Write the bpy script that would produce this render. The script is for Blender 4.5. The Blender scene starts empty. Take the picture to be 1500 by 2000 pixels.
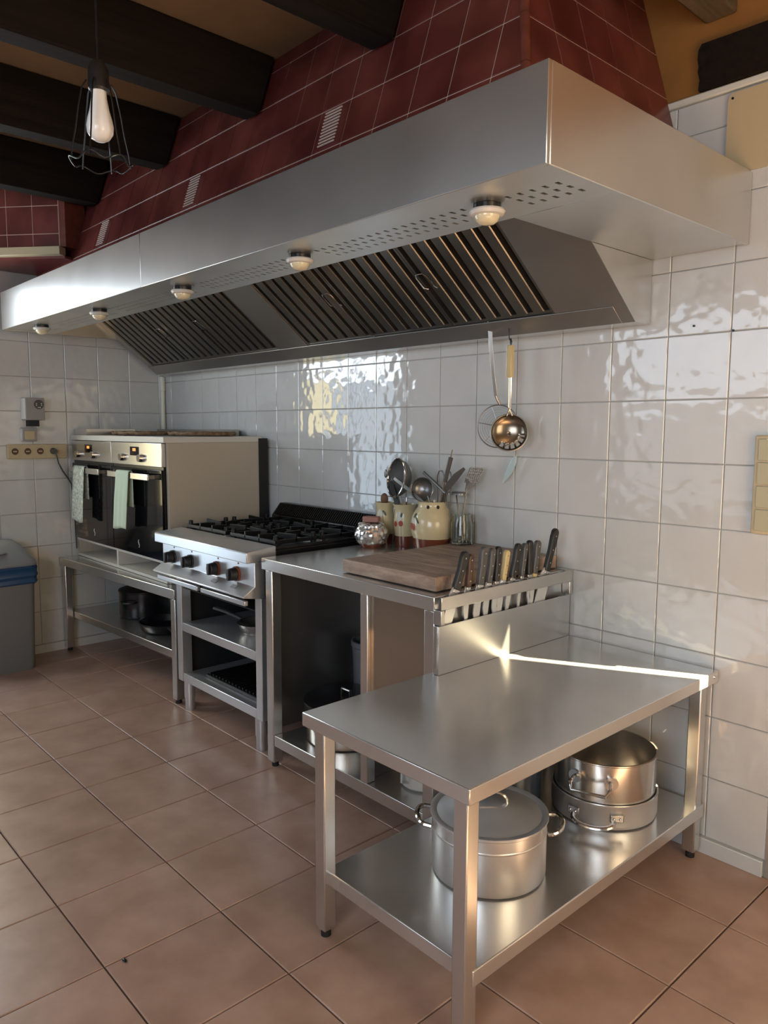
import bpy, math, random
from mathutils import Vector, Matrix
random.seed(7)
scene = bpy.context.scene
COL = scene.collection
PI = math.pi

# ------------------------------------------------------------------ camera
def make_camera():
    yaw, pit, rol = -0.8295, -0.1091, 0.0038
    fw = Vector((math.sin(yaw)*math.cos(pit), math.cos(yaw)*math.cos(pit), math.sin(pit)))
    r = Vector((math.cos(yaw), -math.sin(yaw), 0)); u = r.cross(fw)
    r2 = r*math.cos(rol) + u*math.sin(rol); u2 = -r*math.sin(rol) + u*math.cos(rol)
    cam = bpy.data.cameras.new('camera'); o = bpy.data.objects.new('camera', cam); COL.objects.link(o)
    m = Matrix((r2, u2, -fw)).transposed().to_4x4(); m.translation = Vector((4.6384, -2.3312, 1.3576))
    o.matrix_world = m
    cam.sensor_fit = 'VERTICAL'; cam.sensor_height = 36.0; cam.lens = 1477.23*36/2000
    cam.clip_start = 0.05
    scene.camera = o
make_camera()

# ------------------------------------------------------------------ world, sun, window and fill lights, exposure
scene.view_settings.view_transform = 'Standard'
scene.view_settings.look = 'None'
scene.view_settings.exposure = -0.18
scene.view_settings.gamma = 1.0
scene.view_settings.use_curve_mapping = False
scene.cycles.caustics_reflective = False
scene.cycles.caustics_refractive = False
scene.cycles.sample_clamp_indirect = 3.0
scene.cycles.blur_glossy = 1.0
w = bpy.data.worlds.new('sky'); scene.world = w; w.use_nodes = True
bg = w.node_tree.nodes['Background']; bg.inputs[0].default_value = (0.75, 0.85, 1.0, 1); bg.inputs[1].default_value = 0.6

def area(name, loc, direction, sx, sy, color, power, spread=PI):
    l = bpy.data.lights.new(name, 'AREA'); l.shape = 'RECTANGLE'; l.size = sx; l.size_y = sy
    l.color = color; l.energy = power; l.spread = spread
    o = bpy.data.objects.new(name, l); COL.objects.link(o)
    z = -Vector(direction).normalized(); up = Vector((0, 0, 1)); x = up.cross(z).normalized(); y = z.cross(x)
    m = Matrix((x, y, z)).transposed().to_4x4(); m.translation = Vector(loc); o.matrix_world = m
    return o
# daylight through the window in the far wall (sunlit yellow wall outside on one side of it)
area('daylight_far_window_sky', (-0.10, -1.66, 1.95), (1, 0, -0.05), 0.92, 0.40, (0.80, 0.90, 1.0), 17)
area('daylight_far_window', (-0.10, -1.79, 1.06), (1, 0, 0), 0.66, 1.36, (0.70, 0.86, 1.0), 11)
area('daylight_far_window_sunny', (-0.10, -1.31, 1.29), (1, 0, -0.05), 0.26, 0.90, (1.0, 0.84, 0.40), 5)
# daylight through the glazed door opposite the tiled wall
area('daylight_garden_door_sky', (1.55, -4.27, 2.02), (0.05, 1, -0.12), 1.45, 0.78, (0.72, 0.85, 1.0), 16)
area('daylight_garden_door_hedge', (1.55, -4.27, 1.15), (0.05, 1, -0.05), 1.45, 0.90, (0.78, 0.88, 0.95), 3)
area('near_fill', (4.95, -4.27, 1.65), (-0.15, 1, -0.25), 1.7, 1.3, (0.82, 0.90, 1.0), 60)  # unseen fill added behind the camera to brighten the foreground
# added warm fill in an unseen right-hand opening, to warm the hood side
area('warm_fill_right', (6.22, -1.35, 1.25), (-1, 0.25, -0.02), 1.3, 1.5, (1.0, 0.80, 0.50), 34)
sl = bpy.data.lights.new('sun', 'SUN'); sl.energy = 110.0; sl.angle = math.radians(0.6); sl.color = (1.0, 0.85, 0.55)
so = bpy.data.objects.new('sun', sl); COL.objects.link(so)
sd = Vector((-0.89, -0.455, -1.0)).normalized()
so.rotation_euler = (-sd).to_track_quat('Z', 'Y').to_euler()
so.location = (7, 2, 4)

# ------------------------------------------------------------------ mesh helpers
ORG = {}
class MB:
    def __init__(s): s.v = []; s.f = []
    def add(s, vs, fs):
        n = len(s.v); s.v += [tuple(p) for p in vs]; s.f += [tuple(i+n for i in f) for f in fs]; return s
    def hexa(s, p):
        return s.add(p, [(3,2,1,0),(4,5,6,7),(0,1,5,4),(1,2,6,5),(2,3,7,6),(3,0,4,7)])
    def box(s, x0, x1, y0, y1, z0, z1):
        return s.hexa([(x0,y0,z0),(x1,y0,z0),(x1,y1,z0),(x0,y1,z0),(x0,y0,z1),(x1,y0,z1),(x1,y1,z1),(x0,y1,z1)])
    def prism(s, pts, vec):
        n = len(pts); vec = Vector(vec); a = [Vector(p) for p in pts]; b = [p+vec for p in a]
        nrm = Vector((0,0,0))
        for i in range(n): nrm += a[i].cross(a[(i+1)%n])
        if nrm.dot(vec) > 0: a.reverse(); b.reverse()
        return s.add(a+b, [tuple(range(n)), tuple(range(2*n-1, n-1, -1))] + [((i+1)%n, i, n+i, n+(i+1)%n) for i in range(n)])
    def cyl(s, p0, p1, r0, r1=None, n=16, caps=True):
        r1 = r0 if r1 is None else r1
        p0 = Vector(p0); p1 = Vector(p1); d = (p1-p0).normalized()
        t = Vector((0,0,1)) if abs(d.z) < 0.9 else Vector((1,0,0))
        a = d.cross(t).normalized(); b = d.cross(a)
        vs = []
        for p, r in ((p0, r0), (p1, r1)):
            for i in range(n):
                q = 2*PI*i/n; vs.append(p + a*(r*math.cos(q)) + b*(r*math.sin(q)))
        fs = [(i, (i+1)%n, n+(i+1)%n, n+i) for i in range(n)]
        if caps: fs += [tuple(range(n-1, -1, -1)), tuple(range(n, 2*n))]
        return s.add(vs, fs)
    def tube(s, path, r, n=8, closed=False, flat=1.0):
        P = [Vector(p) for p in path]; m = len(P); vs = []; ref = None
        rr = r if isinstance(r, (list, tuple)) else [r]*m
        for i, p in enumerate(P):
            if closed: d = P[(i+1)%m] - P[i-1]
            else: d = P[min(i+1, m-1)] - P[max(i-1, 0)]
            d = d.normalized()
            if ref is None:
                t = Vector((0,0,1)) if abs(d.z) < 0.9 else Vector((1,0,0)); ref = d.cross(t).normalized()
            ref = (ref - d*ref.dot(d)).normalized(); b = d.cross(ref)
            for k in range(n):
                q = 2*PI*k/n; vs.append(p + ref*(rr[i]*math.cos(q)) + b*(rr[i]*flat*math.sin(q)))
        fs = []
        for i in range(m if closed else m-1):
            j = (i+1) % m
            for k in range(n): fs.append((i*n+k, i*n+(k+1)%n, j*n+(k+1)%n, j*n+k))
        if not closed: fs += [tuple(range(n-1, -1, -1)), tuple(range((m-1)*n, m*n))]
        return s.add(vs, fs)
    def lathe(s, cx, cy, prof, n=40, sx=1.0, sy=1.0):
        m = len(prof); vs = []; fs = []
        for r, z in prof:
            for k in range(n):
                q = 2*PI*k/n; vs.append((cx + r*sx*math.cos(q), cy + r*sy*math.sin(q), z))
        for i in range(m-1):
            for k in range(n): fs.append((i*n+k, i*n+(k+1)%n, (i+1)*n+(k+1)%n, (i+1)*n+k))
        if prof[0][0] > 1e-6: fs.append(tuple(range(n-1, -1, -1)))
        if prof[-1][0] > 1e-6: fs.append(tuple(range((m-1)*n, m*n)))
        return s.add(vs, fs)
    def ellipsoid(s, c, rx, ry, rz, n=16, m=10):
        prof = [(max(math.sin(PI*i/m), 1e-4), -math.cos(PI*i/m)) for i in range(m+1)]
        vs = []; fs = []
        for r, z in prof:
            for k in range(n):
                q = 2*PI*k/n; vs.append((c[0]+rx*r*math.cos(q), c[1]+ry*r*math.sin(q), c[2]+rz*z))
        for i in range(m):
            for k in range(n): fs.append((i*n+k, i*n+(k+1)%n, (i+1)*n+(k+1)%n, (i+1)*n+k))
        return s.add(vs, fs)
    def xf(s, fn): s.v = [tuple(fn(Vector(p))) for p in s.v]; return s
    def mesh(s, name, origin=(0,0,0), angle=35):
        me = bpy.data.meshes.new(name); o = Vector(origin)
        me.from_pydata([tuple(Vector(p)-o) for p in s.v], [], s.f); me.update()
        me.polygons.foreach_set('use_smooth', [True]*len(me.polygons))
        me.set_sharp_from_angle(angle=math.radians(angle))
        return me
    def build(s, name, mat, parent=None, origin=None, bevel=0, angle=35, seg=2):
        org = ORG[parent.name] if parent is not None else (origin or (0,0,0))
        me = s.mesh(name, org, angle); me.materials.append(mat)
        o = bpy.data.objects.new(name, me); COL.objects.link(o)
        if parent is not None: o.parent = parent
        else: o.location = org
        ORG[o.name] = tuple(org)
        if bevel:
            b = o.modifiers.new('bevel', 'BEVEL'); b.width = bevel; b.segments = seg; b.limit_method = 'ANGLE'; b.angle_limit = math.radians(40)
        return o

def B(*a): return MB().box(*a)
def thing(name, label, cat, loc=(0,0,0), group=None):
    o = bpy.data.objects.new(name, None); COL.objects.link(o); o.location = loc; o.empty_display_size = 0.05
    o['label'] = label; o['category'] = cat
    if group: o['group'] = group
    ORG[o.name] = tuple(loc); return o
def tag(o, label, cat, group=None):
    o['label'] = label; o['category'] = cat
    if group: o['group'] = group
    return o
def struct(o, label=None):
    o['kind'] = 'structure'
    if label: o['label'] = label
    return o
def orient(o, X, Z, loc):
    X = Vector(X).normalized(); Z = Vector(Z).normalized(); Y = Z.cross(X)
    m = Matrix((X, Y, Z)).transposed().to_4x4(); m.translation = Vector(loc); o.matrix_local = m

# ------------------------------------------------------------------ materials
def nt(name):
    m = bpy.data.materials.new(name); m.use_nodes = True
    t = m.node_tree; return m, t, t.nodes['Principled BSDF']
def plain(name, c, rough=0.5, metal=0.0, var=0.0, vscale=30, bump=0.0, bscale=200, coat=0.0, spec=0.5):
    m, t, p = nt(name)
    p.inputs['Base Color'].default_value = (*c, 1); p.inputs['Roughness'].default_value = rough
    p.inputs['Metallic'].default_value = metal; p.inputs['Specular IOR Level'].default_value = spec
    if coat: p.inputs['Coat Weight'].default_value = coat; p.inputs['Coat Roughness'].default_value = 0.08
    g = t.nodes.new('ShaderNodeNewGeometry')
    if var:
        n = t.nodes.new('ShaderNodeTexNoise'); n.inputs['Scale'].default_value = vscale; n.inputs['Detail'].default_value = 5
        t.links.new(g.outputs['Position'], n.inputs['Vector'])
        r = t.nodes.new('ShaderNodeValToRGB')
        r.color_ramp.elements[0].position = 0.3; r.color_ramp.elements[1].position = 0.7
        r.color_ramp.elements[0].color = (*[max(0, k*(1-var)) for k in c], 1)
        r.color_ramp.elements[1].color = (*[min(1, k*(1+var)) for k in c], 1)
        t.links.new(n.outputs['Fac'], r.inputs['Fac']); t.links.new(r.outputs['Color'], p.inputs['Base Color'])
    if bump:
        n2 = t.nodes.new('ShaderNodeTexNoise'); n2.inputs['Scale'].default_value = bscale; n2.inputs['Detail'].default_value = 3
        t.links.new(g.outputs['Position'], n2.inputs['Vector'])
        b = t.nodes.new('ShaderNodeBump'); b.inputs['Strength'].default_value = bump; b.inputs['Distance'].default_value = 0.002
        t.links.new(n2.outputs['Fac'], b.inputs['Height']); t.links.new(b.outputs['Normal'], p.inputs['Normal'])
    return m
def steel(name, c=(0.60, 0.585, 0.56), r0=0.20, r1=0.38, metal=0.92):
    m, t, p = nt(name)
    p.inputs['Metallic'].default_value = metal
    g = t.nodes.new('ShaderNodeNewGeometry')
    p.inputs['Roughness'].default_value = (r0+r1)/2
    n3 = t.nodes.new('ShaderNodeTexNoise'); n3.inputs['Scale'].default_value = 5; n3.inputs['Detail'].default_value = 1.5
    t.links.new(g.outputs['Position'], n3.inputs['Vector'])
    r = t.nodes.new('ShaderNodeValToRGB'); r.color_ramp.elements[0].position = 0.3; r.color_ramp.elements[1].position = 0.7
    r.color_ramp.elements[0].color = (*[k*0.94 for k in c], 1); r.color_ramp.elements[1].color = (*[min(1, k*1.04) for k in c], 1)
    t.links.new(n3.outputs['Fac'], r.inputs['Fac']); t.links.new(r.outputs['Color'], p.inputs['Base Color'])
    return m
def glaze(name, c, rough, wave, wscale, var=0.04, coat=0.0, mottled=None):
    """glazed ceramic: small tone difference from tile to tile, wavy glaze"""
    m, t, p = nt(name)
    p.inputs['Roughness'].default_value = rough
    if coat: p.inputs['Coat Weight'].default_value = coat; p.inputs['Coat Roughness'].default_value = 0.06
    oi = t.nodes.new('ShaderNodeObjectInfo'); g = t.nodes.new('ShaderNodeNewGeometry')
    n = t.nodes.new('ShaderNodeTexNoise'); n.inputs['Scale'].default_value = 7; n.inputs['Detail'].default_value = 6
    t.links.new(g.outputs['Position'], n.inputs['Vector'])
    mix = t.nodes.new('ShaderNodeMix'); mix.data_type = 'RGBA'
    c2 = mottled or tuple(min(1, k*(1+2*var)) for k in c)
    mix.inputs[6].default_value = (*[k*(1-var) for k in c], 1); mix.inputs[7].default_value = (*c2, 1)
    r = t.nodes.new('ShaderNodeMapRange'); r.inputs['From Min'].default_value = 0.35; r.inputs['From Max'].default_value = 0.72
    t.links.new(n.outputs['Fac'], r.inputs['Value']); t.links.new(r.outputs['Result'], mix.inputs[0])
    hs = t.nodes.new('ShaderNodeHueSaturation'); mv = t.nodes.new('ShaderNodeMapRange')
    mv.inputs['To Min'].default_value = 1-var; mv.inputs['To Max'].default_value = 1+var
    t.links.new(oi.outputs['Random'], mv.inputs['Value']); t.links.new(mv.outputs['Result'], hs.inputs['Value'])
    t.links.new(mix.outputs[2], hs.inputs['Color']); t.links.new(hs.outputs['Color'], p.inputs['Base Color'])
    n2 = t.nodes.new('ShaderNodeTexNoise'); n2.inputs['Scale'].default_value = wscale; n2.inputs['Detail'].default_value = 0.5
    t.links.new(g.outputs['Position'], n2.inputs['Vector'])
    b = t.nodes.new('ShaderNodeBump'); b.inputs['Strength'].default_value = wave; b.inputs['Distance'].default_value = 0.004
    t.links.new(n2.outputs['Fac'], b.inputs['Height']); t.links.new(b.outputs['Normal'], p.inputs['Normal'])
    return m
def wood(name, c0, c1, scale=(3, 40, 40), rough=0.6, bump=0.15):
    m, t, p = nt(name); p.inputs['Roughness'].default_value = rough
    g = t.nodes.new('ShaderNodeNewGeometry'); oi = t.nodes.new('ShaderNodeObjectInfo')
    mp = t.nodes.new('ShaderNodeMapping'); mp.inputs['Scale'].default_value = scale
    t.links.new(g.outputs['Position'], mp.inputs['Vector'])
    n = t.nodes.new('ShaderNodeTexNoise'); n.inputs['Scale'].default_value = 1.0; n.inputs['Detail'].default_value = 8; n.inputs['Roughness'].default_value = 0.7
    t.links.new(mp.outputs['Vector'], n.inputs['Vector'])
    r = t.nodes.new('ShaderNodeValToRGB'); r.color_ramp.elements[0].position = 0.32; r.color_ramp.elements[1].position = 0.68
    r.color_ramp.elements[0].color = (*c0, 1); r.color_ramp.elements[1].color = (*c1, 1)
    t.links.new(n.outputs['Fac'], r.inputs['Fac'])
    hs = t.nodes.new('ShaderNodeHueSaturation'); mv = t.nodes.new('ShaderNodeMapRange')
    mv.inputs['To Min'].default_value = 0.85; mv.inputs['To Max'].default_value = 1.12
    t.links.new(oi.outputs['Random'], mv.inputs['Value']); t.links.new(mv.outputs['Result'], hs.inputs['Value'])
    t.links.new(r.outputs['Color'], hs.inputs['Color']); t.links.new(hs.outputs['Color'], p.inputs['Base Color'])
    b = t.nodes.new('ShaderNodeBump'); b.inputs['Strength'].default_value = bump; b.inputs['Distance'].default_value = 0.003
    t.links.new(n.outputs['Fac'], b.inputs['Height']); t.links.new(b.outputs['Normal'], p.inputs['Normal'])
    return m
def glassy(name, c=(0.9, 0.95, 0.95), rough=0.02):
    m, t, p = nt(name); p.inputs['Base Color'].default_value = (*c, 1); p.inputs['Roughness'].default_value = rough
    p.inputs['Transmission Weight'].default_value = 1.0; p.inputs['IOR'].default_value = 1.45; return m
def emit(name, c, s):
    m, t, p = nt(name); p.inputs['Base Color'].default_value = (0, 0, 0, 1)
    p.inputs['Emission Color'].default_value = (*c, 1); p.inputs['Emission Strength'].default_value = s; return m

M_STEEL = steel('brushed_steel', (0.64, 0.625, 0.60), 0.22, 0.32)
M_HOOD = steel('hood_steel', (0.71, 0.70, 0.67), 0.27, 0.31, metal=0.92)
M_TOP = steel('worktop_steel', (0.70, 0.69, 0.67), 0.20, 0.28, metal=0.84)
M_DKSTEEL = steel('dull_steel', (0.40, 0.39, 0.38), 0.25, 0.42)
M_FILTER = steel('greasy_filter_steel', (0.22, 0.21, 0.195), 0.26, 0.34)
M_ALU = steel('aluminium', (0.72, 0.715, 0.71), 0.28, 0.38, metal=0.85)
M_POT = steel('pot_steel', (0.64, 0.60, 0.55), 0.14, 0.26)
M_CHROME = plain('chrome', (0.72, 0.71, 0.69), 0.10, 1.0)
M_UTENSIL = plain('worn_utensil_steel', (0.24, 0.235, 0.225), 0.32, 0.8)
M_STOVE = steel('stove_steel', (0.70, 0.715, 0.735), 0.26, 0.34, metal=0.78)
M_PANEL = steel('bronzed_panel_steel', (0.46, 0.42, 0.36), 0.14, 0.20)
M_BLADE = plain('knife_blade', (0.85, 0.84, 0.82), 0.25, 0.6)
M_BLACK = plain('black_enamel', (0.006, 0.006, 0.007), 0.32)
M_IRON = plain('cast_iron', (0.005, 0.005, 0.006), 0.42, spec=0.3)
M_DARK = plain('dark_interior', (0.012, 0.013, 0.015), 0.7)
M_BLKPLASTIC = plain('black_plastic', (0.012, 0.012, 0.012), 0.35)
M_RUBBER = plain('black_rubber', (0.01, 0.01, 0.01), 0.7)
M_BLKGLASS = plain('black_glass', (0.005, 0.005, 0.006), 0.06)
M_WHITE = plain('white_laminate', (0.62, 0.60, 0.55), 0.4)
M_BEIGE = plain('beige_laminate', (0.47, 0.42, 0.34), 0.5)
M_CREAM = plain('cream_plastic', (0.52, 0.44, 0.28), 0.4)
M_TILE = glaze('white_wall_tile', (0.61, 0.625, 0.62), 0.07, 0.55, 22, 0.02); M_TILE.node_tree.nodes['Principled BSDF'].inputs['Specular IOR Level'].default_value = 0.75
M_GROUT = plain('wall_grout', (0.44, 0.42, 0.39), 0.9)
M_FLOOR = glaze('terracotta_floor_tile', (0.42, 0.262, 0.19), 0.33, 0.05, 8, 0.05, mottled=(0.53, 0.35, 0.27))
M_FGROUT = plain('floor_grout', (0.10, 0.075, 0.06), 0.9)
M_RED = glaze('maroon_tile', (0.105, 0.022, 0.018), 0.32, 0.10, 10, 0.12, mottled=(0.17, 0.040, 0.032))
M_RGROUT = plain('pale_grout', (0.62, 0.48, 0.40), 0.9)
M_RTRIM = plain('maroon_edge_trim', (0.16, 0.045, 0.03), 0.35, var=0.2)
M_PLASTER = plain('ochre_plaster', (0.24, 0.105, 0.022), 0.9, var=0.15, vscale=5, bump=0.3, bscale=30)
M_CEIL = plain('tan_ceiling_plaster', (0.22, 0.15, 0.085), 0.9, var=0.14, vscale=4, bump=0.25, bscale=25)
M_BEAM = wood('dark_stained_beam', (0.006, 0.004, 0.003), (0.015, 0.010, 0.007), (40, 2, 40), 0.8, 0.5); M_BEAM.node_tree.nodes['Principled BSDF'].inputs['Specular IOR Level'].default_value = 0.15
M_BEAMLIT = wood('lit_beam', (0.05, 0.035, 0.02), (0.13, 0.095, 0.055), (40, 3, 40), 0.8, 0.5)  # lighter copy of the beam wood, its lit look put into the colour
M_WALLP = plain('pale_paint', (0.30, 0.27, 0.23), 0.8)
M_BOARD = wood('butcher_block', (0.22, 0.14, 0.10), (0.48, 0.37, 0.285), (7, 30, 30), 0.6, 0.12)
M_BOARDEND = wood('board_end_grain', (0.10, 0.045, 0.022), (0.22, 0.11, 0.055), (60, 20, 8), 0.6, 0.12)
M_WICKER = wood('wicker', (0.09, 0.045, 0.02), (0.34, 0.22, 0.12), (40, 40, 40), 0.7, 0.3)
M_WOODSPOON = plain('spoon_wood', (0.17, 0.075, 0.03), 0.6, var=0.2)
M_CROCK = plain('cream_glaze', (0.70, 0.59, 0.36), 0.22, coat=0.4)
M_TERRA = plain('red_brown_glaze', (0.17, 0.045, 0.022), 0.25, coat=0.4)
M_CHERRY = plain('painted_cherry', (0.45, 0.09, 0.06), 0.3)
M_LEAF = plain('painted_leaf', (0.02, 0.05, 0.03), 0.3)
M_WPATCH = plain('white_glaze', (0.72, 0.70, 0.62), 0.25)
M_FOIL = plain('aluminium_foil', (0.88, 0.86, 0.83), 0.22, 0.85)
M_SPONGE = plain('pink_sponge', (0.42, 0.22, 0.18), 0.8, bump=0.3)
M_GLASS = glassy('clear_glass')
M_BINGREY = plain('grey_bin_plastic', (0.17, 0.175, 0.18), 0.35)
M_BINLID = plain('grey_lid_plastic', (0.22, 0.235, 0.25), 0.22)
M_BAG = plain('blue_bin_bag', (0.010, 0.055, 0.14), 0.30)
M_TOWELG = plain('pale_green_towel', (0.50, 0.60, 0.47), 0.9, bump=0.3)
M_TOWELP = plain('flowered_towel', (0.48, 0.53, 0.47), 0.9, var=0.45, vscale=70, bump=0.3)
M_GREYPL = plain('grey_metal_paint', (0.30, 0.30, 0.30), 0.4)
M_DIALBLK = plain('control_black', (0.01, 0.01, 0.02), 0.2)
M_LABEL = plain('white_print', (0.72, 0.72, 0.72), 0.5)
M_LENS = plain('frosted_lens', (0.70, 0.62, 0.42), 0.15, coat=0.5)
M_LAMPRING = plain('lamp_ring_white', (0.62, 0.60, 0.56), 0.25)
M_BULB = plain('opal_bulb', (0.90, 0.89, 0.86), 0.12)
M_ORANGE = emit('orange_display', (1.0, 0.35, 0.08), 1.6)
M_REDMARK = plain('red_mark', (0.30, 0.03, 0.015), 0.4)
M_RUST = plain('rust_ring', (0.20, 0.05, 0.015), 0.5)
M_BONE = plain('ivory_handle', (0.62, 0.50, 0.25), 0.35)
M_BLUE = plain('pale_blue_pearl', (0.58, 0.78, 0.82), 0.15, 0.3, bump=0.5, bscale=120)
M_DKWOOD = plain('dark_wood_handle', (0.06, 0.025, 0.012), 0.4)
M_GREYHANDLE = plain('grey_handle', (0.075, 0.075, 0.075), 0.35)
M_BLUEPOT = plain('dark_blue_enamel', (0.03, 0.045, 0.075), 0.22, coat=0.5)
M_NONSTICK = plain('nonstick_black', (0.012, 0.012, 0.014), 0.22)
M_GREENBOX = plain('sage_plastic', (0.42, 0.41, 0.28), 0.4)
M_CORD = plain('grey_cable', (0.07, 0.075, 0.07), 0.5)

# ================================================================== THE ROOM
XB = -0.06      # far wall
# ------ floor
fl = struct(B(XB, 6.3, -4.3, 0.0, -0.05, -0.006).build('floor', M_FGROUT), 'terracotta tiled kitchen floor')
TILES = {}
def tile_mesh(kind, wdt, hgt, mat, t=0.006, ch=0.0022, key=None):
    k = (kind, round(wdt, 3), round(hgt, 3))
    if k in TILES: return TILES[k]
    a, b = wdt/2, hgt/2; m = MB()
    m.add([(-a,0,-b),(a,0,-b),(a,0,b),(-a,0,b),(-a,-t+ch,-b),(a,-t+ch,-b),(a,-t+ch,b),(-a,-t+ch,b),
           (-a+ch,-t,-b+ch),(a-ch,-t,-b+ch),(a-ch,-t,b-ch),(-a+ch,-t,b-ch)],
          [(0,1,5,4),(1,2,6,5),(2,3,7,6),(3,0,4,7),(4,5,9,8),(5,6,10,9),(6,7,11,10),(7,4,8,11),(8,9,10,11)])
    me = m.mesh(kind, angle=20); me.materials.append(mat); TILES[k] = me; return me
def put_tile(kind, parent, me, X, Z, loc, wob=0.0):
    o = bpy.data.objects.new(kind, me); COL.objects.link(o); o.parent = parent
    X = Vector(X); Z = Vector(Z); N = Z.cross(X)
    if wob:
        X = X + N*random.uniform(-wob, wob); Z = Z + N*random.uniform(-wob, wob); Z = Z - X*(Z.dot(X)/X.length_squared)
    orient(o, X, Z, loc); return o
def cuts(start, step, lo, hi):
    a = [lo]; k = math.ceil((lo-start)/step + 1e-6)
    while start + k*step < hi - 1e-4:
        if start + k*step > lo + 0.004: a.append(start + k*step)
        k += 1
    return a + [hi]
G = 0.0024
xs = cuts(1.1904, 0.3318, XB, 6.3); ys = cuts(-0.6481, 0.3335, -4.3, 0.0)
for i in range(len(xs)-1):
    for j in range(len(ys)-1):
        wd, hd = xs[i+1]-xs[i], ys[j+1]-ys[j]
        if wd < 0.03 or hd < 0.03: continue
        me = tile_mesh('floor_tile', wd-0.004, hd-0.004, M_FLOOR)
        put_tile('floor_tile', fl, me, (1,0,0), (0,1,0), ((xs[i]+xs[i+1])/2, (ys[j]+ys[j+1])/2, -0.006), 0.0008)

# ------ long tiled wall (right-hand side of the picture), with two unseen openings shaped for the sun strip and warm bounce
XE = 3.82
m = MB()
m.box(XB-0.12, XE, 0.004, 0.104, -0.05, 2.73)
m.box(XE, 4.15, 0.004, 0.104, -0.05, 0.66); m.box(XE, 4.15, 0.004, 0.104, 1.76, 2.73)
m.box(4.15, 5.45, 0.004, 0.104, -0.05, 2.73)
m.box(5.45, 6.30, 0.004, 0.104, -0.05, 0.55); m.box(5.45, 6.30, 0.004, 0.104, 1.95, 2.73)
wr = struct(m.build('wall_right', M_GROUT), 'long wall of white glazed tiles')
zr = [0.0539 + 0.2*k for k in range(12)] + [2.345]
xc = cuts(3.6327 - 0.1993*18, 0.1993, XB, XE)
for i in range(len(xc)-1):
    for j in range(len(zr)-1):
        if zr[j] > 1.88 and xc[i+1] < 3.30: continue
        wd, hd = xc[i+1]-xc[i]-G, zr[j+1]-zr[j]-G
        if wd < 0.02: continue
        me = tile_mesh('wall_tile', wd, hd, M_TILE)
        put_tile('wall_tile', wr, me, (1,0,0), (0,0,1), ((xc[i]+xc[i+1])/2, 0.004, (zr[j]+zr[j+1])/2), 0.0007)
struct(B(XB, XE-0.005, -0.012, 0.006, 0.0, 0.051).build('baseboard_right', M_TILE, bevel=0.002))
struct(B(3.36, XE, -0.010, 0.006, 2.347, 2.368).build('trim_1', M_WPATCH, bevel=0.004))
# ochre plaster above the tiles
B(3.20, 6.3, -0.003, 0.004, 2.368, 2.727).build('plaster_band', M_PLASTER, wr)
B(XE, XE+0.02, -0.003, 0.004, 0.0, 0.66).build('plaster_reveal', M_WALLP, wr)

# ------ far wall with a window left of the frame
m = MB()
m.box(XB-0.12, XB-0.004, -1.17, 0.0, -0.05, 2.73)
m.box(XB-0.12, XB-0.004, -2.15, -1.17, -0.05, 0.34); m.box(XB-0.12, XB-0.004, -2.15, -1.17, 2.17, 2.73)
m.box(XB-0.12, XB-0.004, -4.3, -2.15, -0.05, 2.73)
wb = struct(m.build('wall_back', M_GROUT), 'far wall of white tiles behind the ovens')
yc = cuts(-0.237, 0.2, -1.165, 0.0)
for i in range(len(yc)-1):
    for j in range(10):
        wd, hd = yc[i+1]-yc[i]-G, 0.2-G
        if wd < 0.02: continue
        me = tile_mesh('wall_tile', wd, hd, M_TILE)
        put_tile('wall_tile', wb, me, (0,1,0), (0,0,1), (XB-0.004, (yc[i]+yc[i+1])/2, 0.0539+0.2*j+0.1), 0.0007)
struct(B(XB-0.006, XB+0.012, -4.3, -0.012, 0.0, 0.051).build('baseboard_back', M_TILE, bevel=0.002))
m = MB()
for a in ((-2.15, -2.11), (-1.21, -1.17), (-1.70, -1.67)): m.box(XB-0.03, XB+0.0, a[0], a[1], 0.34, 2.17)
m.box(XB-0.03, XB, -2.11, -1.21, 0.34, 0.38); m.box(XB-0.03, XB, -2.11, -1.21, 2.13, 2.17); m.box(XB-0.03, XB, -1.455, -1.435, 0.38, 1.74); m.box(XB-0.03, XB, -2.11, -1.21, 1.735, 1.755)
struct(m.build('window_1', M_WHITE))
# ------ walls behind the camera
m = MB()
m.box(XB-0.12, 0.80, -4.4, -4.3, -0.05, 2.73); m.box(2.30, 4.05, -4.4, -4.3, -0.05, 2.73); m.box(5.85, 6.3, -4.4, -4.3, -0.05, 2.73); m.box(4.05, 5.85, -4.4, -4.3, -0.05, 0.98); m.box(4.05, 5.85, -4.4, -4.3, 2.32, 2.73); m.box(0.80, 2.30, -4.4, -4.3, 2.42, 2.73)
m.box(0.80, 2.30, -4.4, -4.3, -0.05, 0.68)
struct(m.build('wall_left', M_WALLP))
m = MB(); m.box(6.3, 6.4, -4.4, -2.0, -0.05, 2.73); m.box(6.3, 6.4, -0.70, 0.1, -0.05, 2.73); m.box(6.3, 6.4, -2.0, -0.70, 2.0, 2.73); m.box(6.3, 6.4, -2.0, -0.70, -0.05, 0.5)
struct(m.build('wall_front', M_WALLP))
struct(B(XB-0.12, 6.4, -4.4, 0.104, 2.727, 2.80).build('ceiling', M_CEIL), 'tan plaster ceiling between dark beams')

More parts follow.
